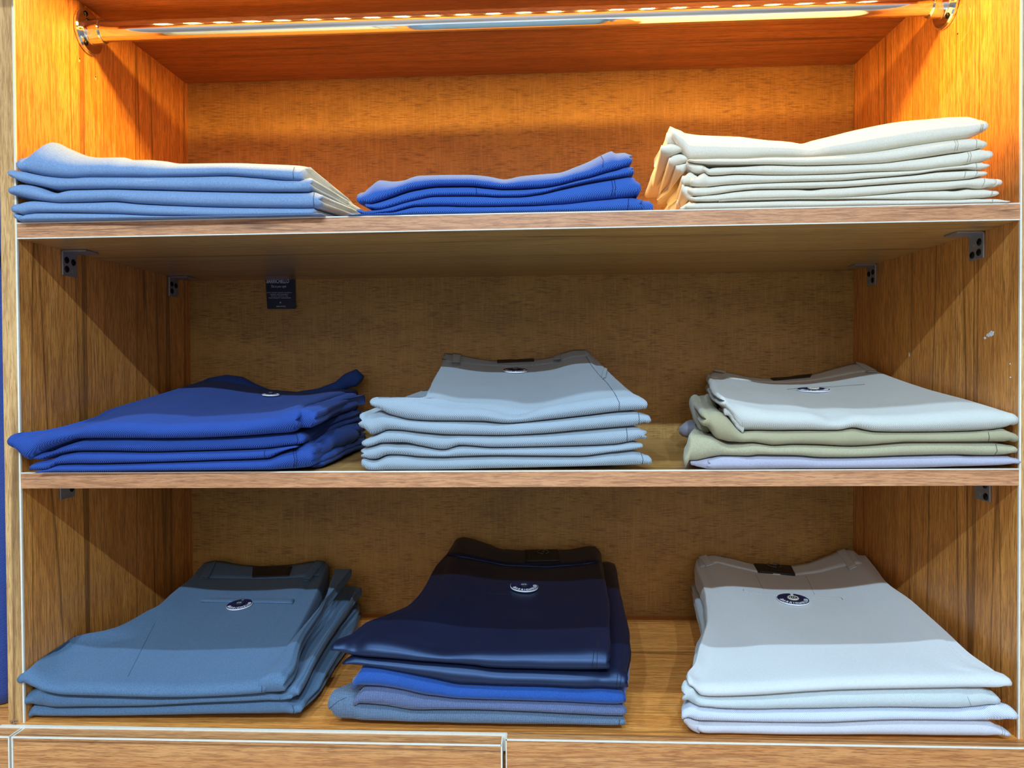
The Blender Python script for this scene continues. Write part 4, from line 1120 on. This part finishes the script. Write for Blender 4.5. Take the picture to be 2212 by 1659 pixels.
quad(l, [(1134, 1192), (1204, 1191), (1210, 1214), (1136, 1216)], 'waist_label', LEATHER, .0036, .003, label='dark leather waist patch')
ring_emblem(l, 1173, 1197.5, 24, EMB, l.t)
badge(l, 1132, 1271, 60, l.t, False, .12, F_SATIN, .003)
seam('pocket_welt', l, [(1046, 1281), (1070, 1283), (1100, 1284)], thread(l.m), l.t, .0005)
# ================================================================== bottom, right
BR = pile('pale trousers at the right of the bottom shelf', -.012, .362, Z3, .066, [
    dict(mat=F_WHITE, label='topmost white twill trousers at the bottom right, badge and dark waist patch',
         cols=[(1494, 1470, 1482), (1500, 1472, 1490), (1508, 1476, 1500), (1517, 1480, 1508), (1536, 1482, 1510), (1642, 1478, 1507), (1748, 1472, 1499), (1854, 1467, 1494.6), (1960, 1464, 1493), (2060, 1462, 1491), (2102, 1462, 1490), (2135, 1460, 1489.5), (2158, 1461, 1488), (2170, 1464, 1483), (2178, 1471, 1476)],
         L=[(1499, 1465), (1504, 1440), (1511, 1411), (1520, 1380), (1530, 1341), (1527, 1305), (1523, 1274), (1513, 1246), (1505, 1225), (1505, 1208)],
         R=[(2170, 1464), (2155, 1454), (2119, 1440), (2084, 1422), (2031, 1373), (1960, 1305), (1904, 1256), (1868, 1221), (1850, 1197)],
         back=[(1505, 1208), (1520, 1200), (1536, 1197), (1578, 1205), (1624, 1217), (1677, 1220.7), (1713, 1221.4), (1748, 1215.4), (1801, 1194), (1822, 1185), (1837, 1184.3), (1850, 1197)],
         bulge=.014, lobes=(1, 1), amp=.0007, dy=[(1494, 0), (2100, 0), (2178, -.004)],
         inner=[dict(name='inner_leg', cols=[(2100, 1468, 1489), (2140, 1464, 1488.5), (2170, 1466, 1485)], y0=.004, dep=.345, rise=.06, R=[(2150, 1448), (2088, 1404), (2031, 1351), (1970, 1297), (1918, 1260), (1890, 1225), (1869, 1199)])]),
    dict(mat=F_OFFW, label='off-white twill trousers, second from the top of the bottom right pile',
         cols=[(1481, 1498, 1506), (1484, 1488, 1513), (1490, 1479, 1520), (1498, 1473, 1526), (1506, None, 1529), (1542, None, 1532), (1547, None, 1533.5), (1642, None, 1538), (1713, None, 1538), (1854, None, 1536), (1960, None, 1535), (2095, None, 1537), (2130, 1493, 1534), (2155, 1492, 1531), (2170, 1500, 1528), (2175, 1510, 1518)],
         L=[(1490, 1460), (1512, 1380), (1523, 1360), (1508, 1300), (1499, 1262)], lobes=(2, 1), dents=[(2095, 1515, .008, .002)],
         seams=[], stitches=[[(2098, 1536), (2097, 1522), (2090, 1505)]]),
    dict(mat=F_ICE, label='ice blue pique trousers, second from the bottom of the bottom right pile',
         cols=[(1472, 1545, 1549), (1477, 1534, 1553), (1485, 1526, 1557), (1495, 1524, 1562), (1505, None, 1563.5), (1571, None, 1563.6), (1677, None, 1566.4), (1784, None, 1566.4), (1925, None, 1560.7), (2031, None, 1560), (2137, None, 1561.8), (2165, 1516, 1561), (2175, 1519, 1560), (2188, 1530, 1552), (2195, 1538, 1543)],
         lobes=(1, 1), dy=[(2150, 0), (2195, -.006)]),
    dict(mat=F_LILAC, label='lilac grey trousers at the very bottom of the bottom right pile',
         cols=[(1508, 1564, 1583), (1512, 1566, 1588), (1530, None, 1590), (1642, None, 1592), (1854, None, 1594), (2100, None, 1597), (2150, 1564, 1597), (2172, 1566, 1595), (2185, 1578, 1592), (2193, 1585, 1588)],
         lobes=(2, 1), inner=[dict(cols=[(1475, 1553, 1558), (1485, 1552, 1574), (1498, 1556, 1582), (1515, 1560, 1588)], y0=.004, dep=.02, bulge=.004)],
         stitches=[[(2163, 1596), (2166, 1580), (2160, 1565)], [(2168, 1595), (2171, 1580), (2165, 1565)]]),
])
l = BR[0]
waist(l, [(1508, 1208), (1522, 1202.5), (1536, 1199.5), (1578, 1207), (1624, 1219), (1677, 1222.7), (1713, 1223.4), (1748, 1217.4), (1801, 1196), (1822, 1187.5), (1837, 1187), (1847, 1197)],
      [(1514, 1226), (1550, 1216), (1580, 1224), (1636, 1237), (1680, 1242), (1718, 1243.5), (1770, 1237), (1815, 1225), (1862, 1218)])
seam('waist_seam', l, [(1550, 1217), (1580, 1225), (1630, 1236)], thread(l.m), l.t, .0005); seam('waist_seam', l, [(1722, 1243), (1770, 1238), (1815, 1226), (1858, 1219)], thread(l.m), l.t, .0005)
quad(l, [(1628, 1221.5), (1708, 1226), (1718, 1245), (1637, 1238)], 'waist_label', LEATHER, .0036, .003, label='dark leather waist patch')
ring_emblem(l, 1672, 1226.5, 28, EMB, l.t)
loop(l, [(1509, 1204), (1524, 1199), (1542, 1221), (1526, 1226)]); loop(l, [(1809, 1193), (1824, 1187.5), (1852, 1226), (1836, 1233)])
seam('pocket_welt', l, [(1606, 1273), (1606, 1277), (1650, 1283), (1690, 1285), (1760, 1290), (1818, 1292), (1821, 1296)], thread(l.m), l.t, .0006)
seam('pocket_stitching', l, [(1608, 1280), (1650, 1286), (1690, 1289), (1760, 1294), (1816, 1297)], thread(l.m), l.t, .0004)
seam('dart', l, [(1632, 1240), (1640, 1257), (1650, 1275)], thread(l.m), l.t, .0003); seam('dart', l, [(1741, 1244), (1752, 1268), (1760, 1285)], thread(l.m), l.t, .0003)
badge(l, 1713, 1298, 66, l.t, True, -.22, F_WHITE)

# ------------------------------------------------------------------ swing tag hanging behind the upper shelf
TAGN = flat('tag_navy', (24, 28, 52), .55); TAGW = flat('tag_print', (196, 200, 216), .6)
p0, p1, p2, p3 = (at_y(572, 580, D - .0022), at_y(637, 580, D - .0022), at_y(638.5, 667, D - .005), at_y(577.5, 667, D - .005))
tg = thing('swing_tag', ((p2 + p3) / 2), 'navy paper swing tag with white print hanging down behind the upper shelf', 'tag')
nrm = (p1 - p0).cross(p3 - p0).normalized(); nrm = nrm if nrm.y < 0 else -nrm
hexa_pts = [p3 - nrm * .0004, p2 - nrm * .0004, p1 - nrm * .0004, p0 - nrm * .0004, p3, p2, p1, p0]
card = obj('card', hexa(bmesh.new(), hexa_pts), TAGN, tg)
axx = (p2 - p3).normalized(); ayy = (p0 - p3).normalized(); ayy = (ayy - axx * ayy.dot(axx)).normalized()
def tagline(text, px, py, hpx, wpx, it=0.0, bold=0.0, name='print_line'):
    b = text_bm(text, .01, it, bold)
    xs = [v.co.x for v in b.verts]; ys = [v.co.y for v in b.verts]
    dep = (ROT.transposed() @ (p2 - CAM)).y; k = dep / FPX
    sx = wpx * k / (max(xs) - min(xs)); sy = hpx * k / (max(ys) - min(ys))
    d = ray(px, py); t = (p3 - CAM).dot(nrm) / d.dot(nrm); o = CAM + d * t
    cx, cy = (max(xs) + min(xs)) / 2, (max(ys) + min(ys)) / 2
    for v in b.verts: v.co = o + axx * (v.co.x - cx) * sx + ayy * (v.co.y - cy) * sy + nrm * (.0002 + v.co.z)
    obj(name, b, TAGW, card)
tagline('BARRICHELLO', 600, 607.5, 9, 50, .25, .0002)
tagline('This is your style', 602, 619.5, 7, 33, .4)
tagline('ONLY THE BEST QUALITY MATERIALS', 603.5, 632.3, 2.4, 55)
tagline('UNDER THE GARMENT', 603.5, 636, 2.4, 40)
tagline('QUALITY COMFORT AND', 604, 639.8, 2.4, 37)
tagline('FUNCTIONALITY GUARANTEED', 604.5, 643.6, 2.4, 48)
tagline('B', 606, 653.5, 3.2, 3.4)
tagline('NEW STYLE', 607, 662, 2.6, 20, 0, .0002)

# ------------------------------------------------------------------ the shop around the cabinet
PLASTER = flat('plaster', (226, 228, 232), .8); TILE = flat('pale_floor_tile', (196, 198, 200), .3)
structure('floor', box(-2.6, 3.7, -8.6, .5, -.54, -.5), TILE)
structure('ceiling', box(-2.6, 3.7, -8.6, .5, 2.3, 2.34), PLASTER)
structure('wall_back', box(-2.6, 3.7, .42, .5, -.5, 2.3), PLASTER)
structure('wall_front', box(-2.6, 3.7, -8.64, -8.6, -.5, 2.3), PLASTER)
structure('wall_left', box(-2.64, -2.6, -8.6, .5, -.5, 2.3), PLASTER)
structure('wall_right', box(3.7, 3.74, -8.6, .5, -.5, 2.3), PLASTER)

# ------------------------------------------------------------------ light
def spot(name, loc, tgt, watts, col, ang=70, rad=.02, blend=.6):
    L = bpy.data.lights.new(name, 'SPOT'); L.energy = watts; L.color = col; L.spot_size = math.radians(ang); L.spot_blend = blend; L.shadow_soft_size = rad
    o = bpy.data.objects.new(name, L); COL.objects.link(o); o.location = loc
    o.rotation_euler = (Vector(tgt) - Vector(loc)).to_track_quat('-Z', 'Y').to_euler()
    return o
COOL = (.56, .80, 1.0)
for x in (-.25, .55, 1.35):                   # second row of ceiling spots: the long shadows inside the shelves
    spot('ceiling_spot', (x, -2.55, 2.12), (.55, .2, .2), 138, COOL, 60)
for x in (-.1, .55, 1.2):                     # nearest row: reaches only the front of the piles
    spot('ceiling_spot', (x, -.74, 2.2), (x * .6 + .22, .02, .2), 44, COOL, 80)
for y, e in ((-4.6, 15.5), (-7.2, 27)):         # unseen area lamps added as soft front fill, warmer than the spots
    for x in (-1.0, .55, 2.1):
        L = bpy.data.lights.new('fill_panel', 'AREA'); L.shape = 'RECTANGLE'; L.size = .6; L.size_y = 2.2; L.energy = e; L.color = (.96, .92, .88)
        o = bpy.data.objects.new('fill_panel', L); COL.objects.link(o); o.location = (x, y, 2.27)
WARM = (1.0, .55, .11)
for i in range(24):                           # warm LED strip under the top board, behind the lip
    L = bpy.data.lights.new('led', 'AREA'); L.shape = 'RECTANGLE'; L.size = .016; L.size_y = .022; L.energy = .39; L.color = WARM
    o = bpy.data.objects.new('led', L); COL.objects.link(o); o.location = (.085 + .93 * i / 23, .072, .8535 + .004 * i / 23)
wd = bpy.data.worlds.new('world'); sc.world = wd; wd.use_nodes = True
wd.node_tree.nodes['Background'].inputs[0].default_value = (.75, .86, 1, 1); wd.node_tree.nodes['Background'].inputs[1].default_value = .25

sc.view_settings.view_transform = 'Standard'; sc.view_settings.look = 'None'; sc.view_settings.gamma = 1; sc.view_settings.use_curve_mapping = False
sc.view_settings.exposure = 0.0
sc.cycles.max_bounces = 8; sc.cycles.diffuse_bounces = 5; sc.cycles.use_denoising = True
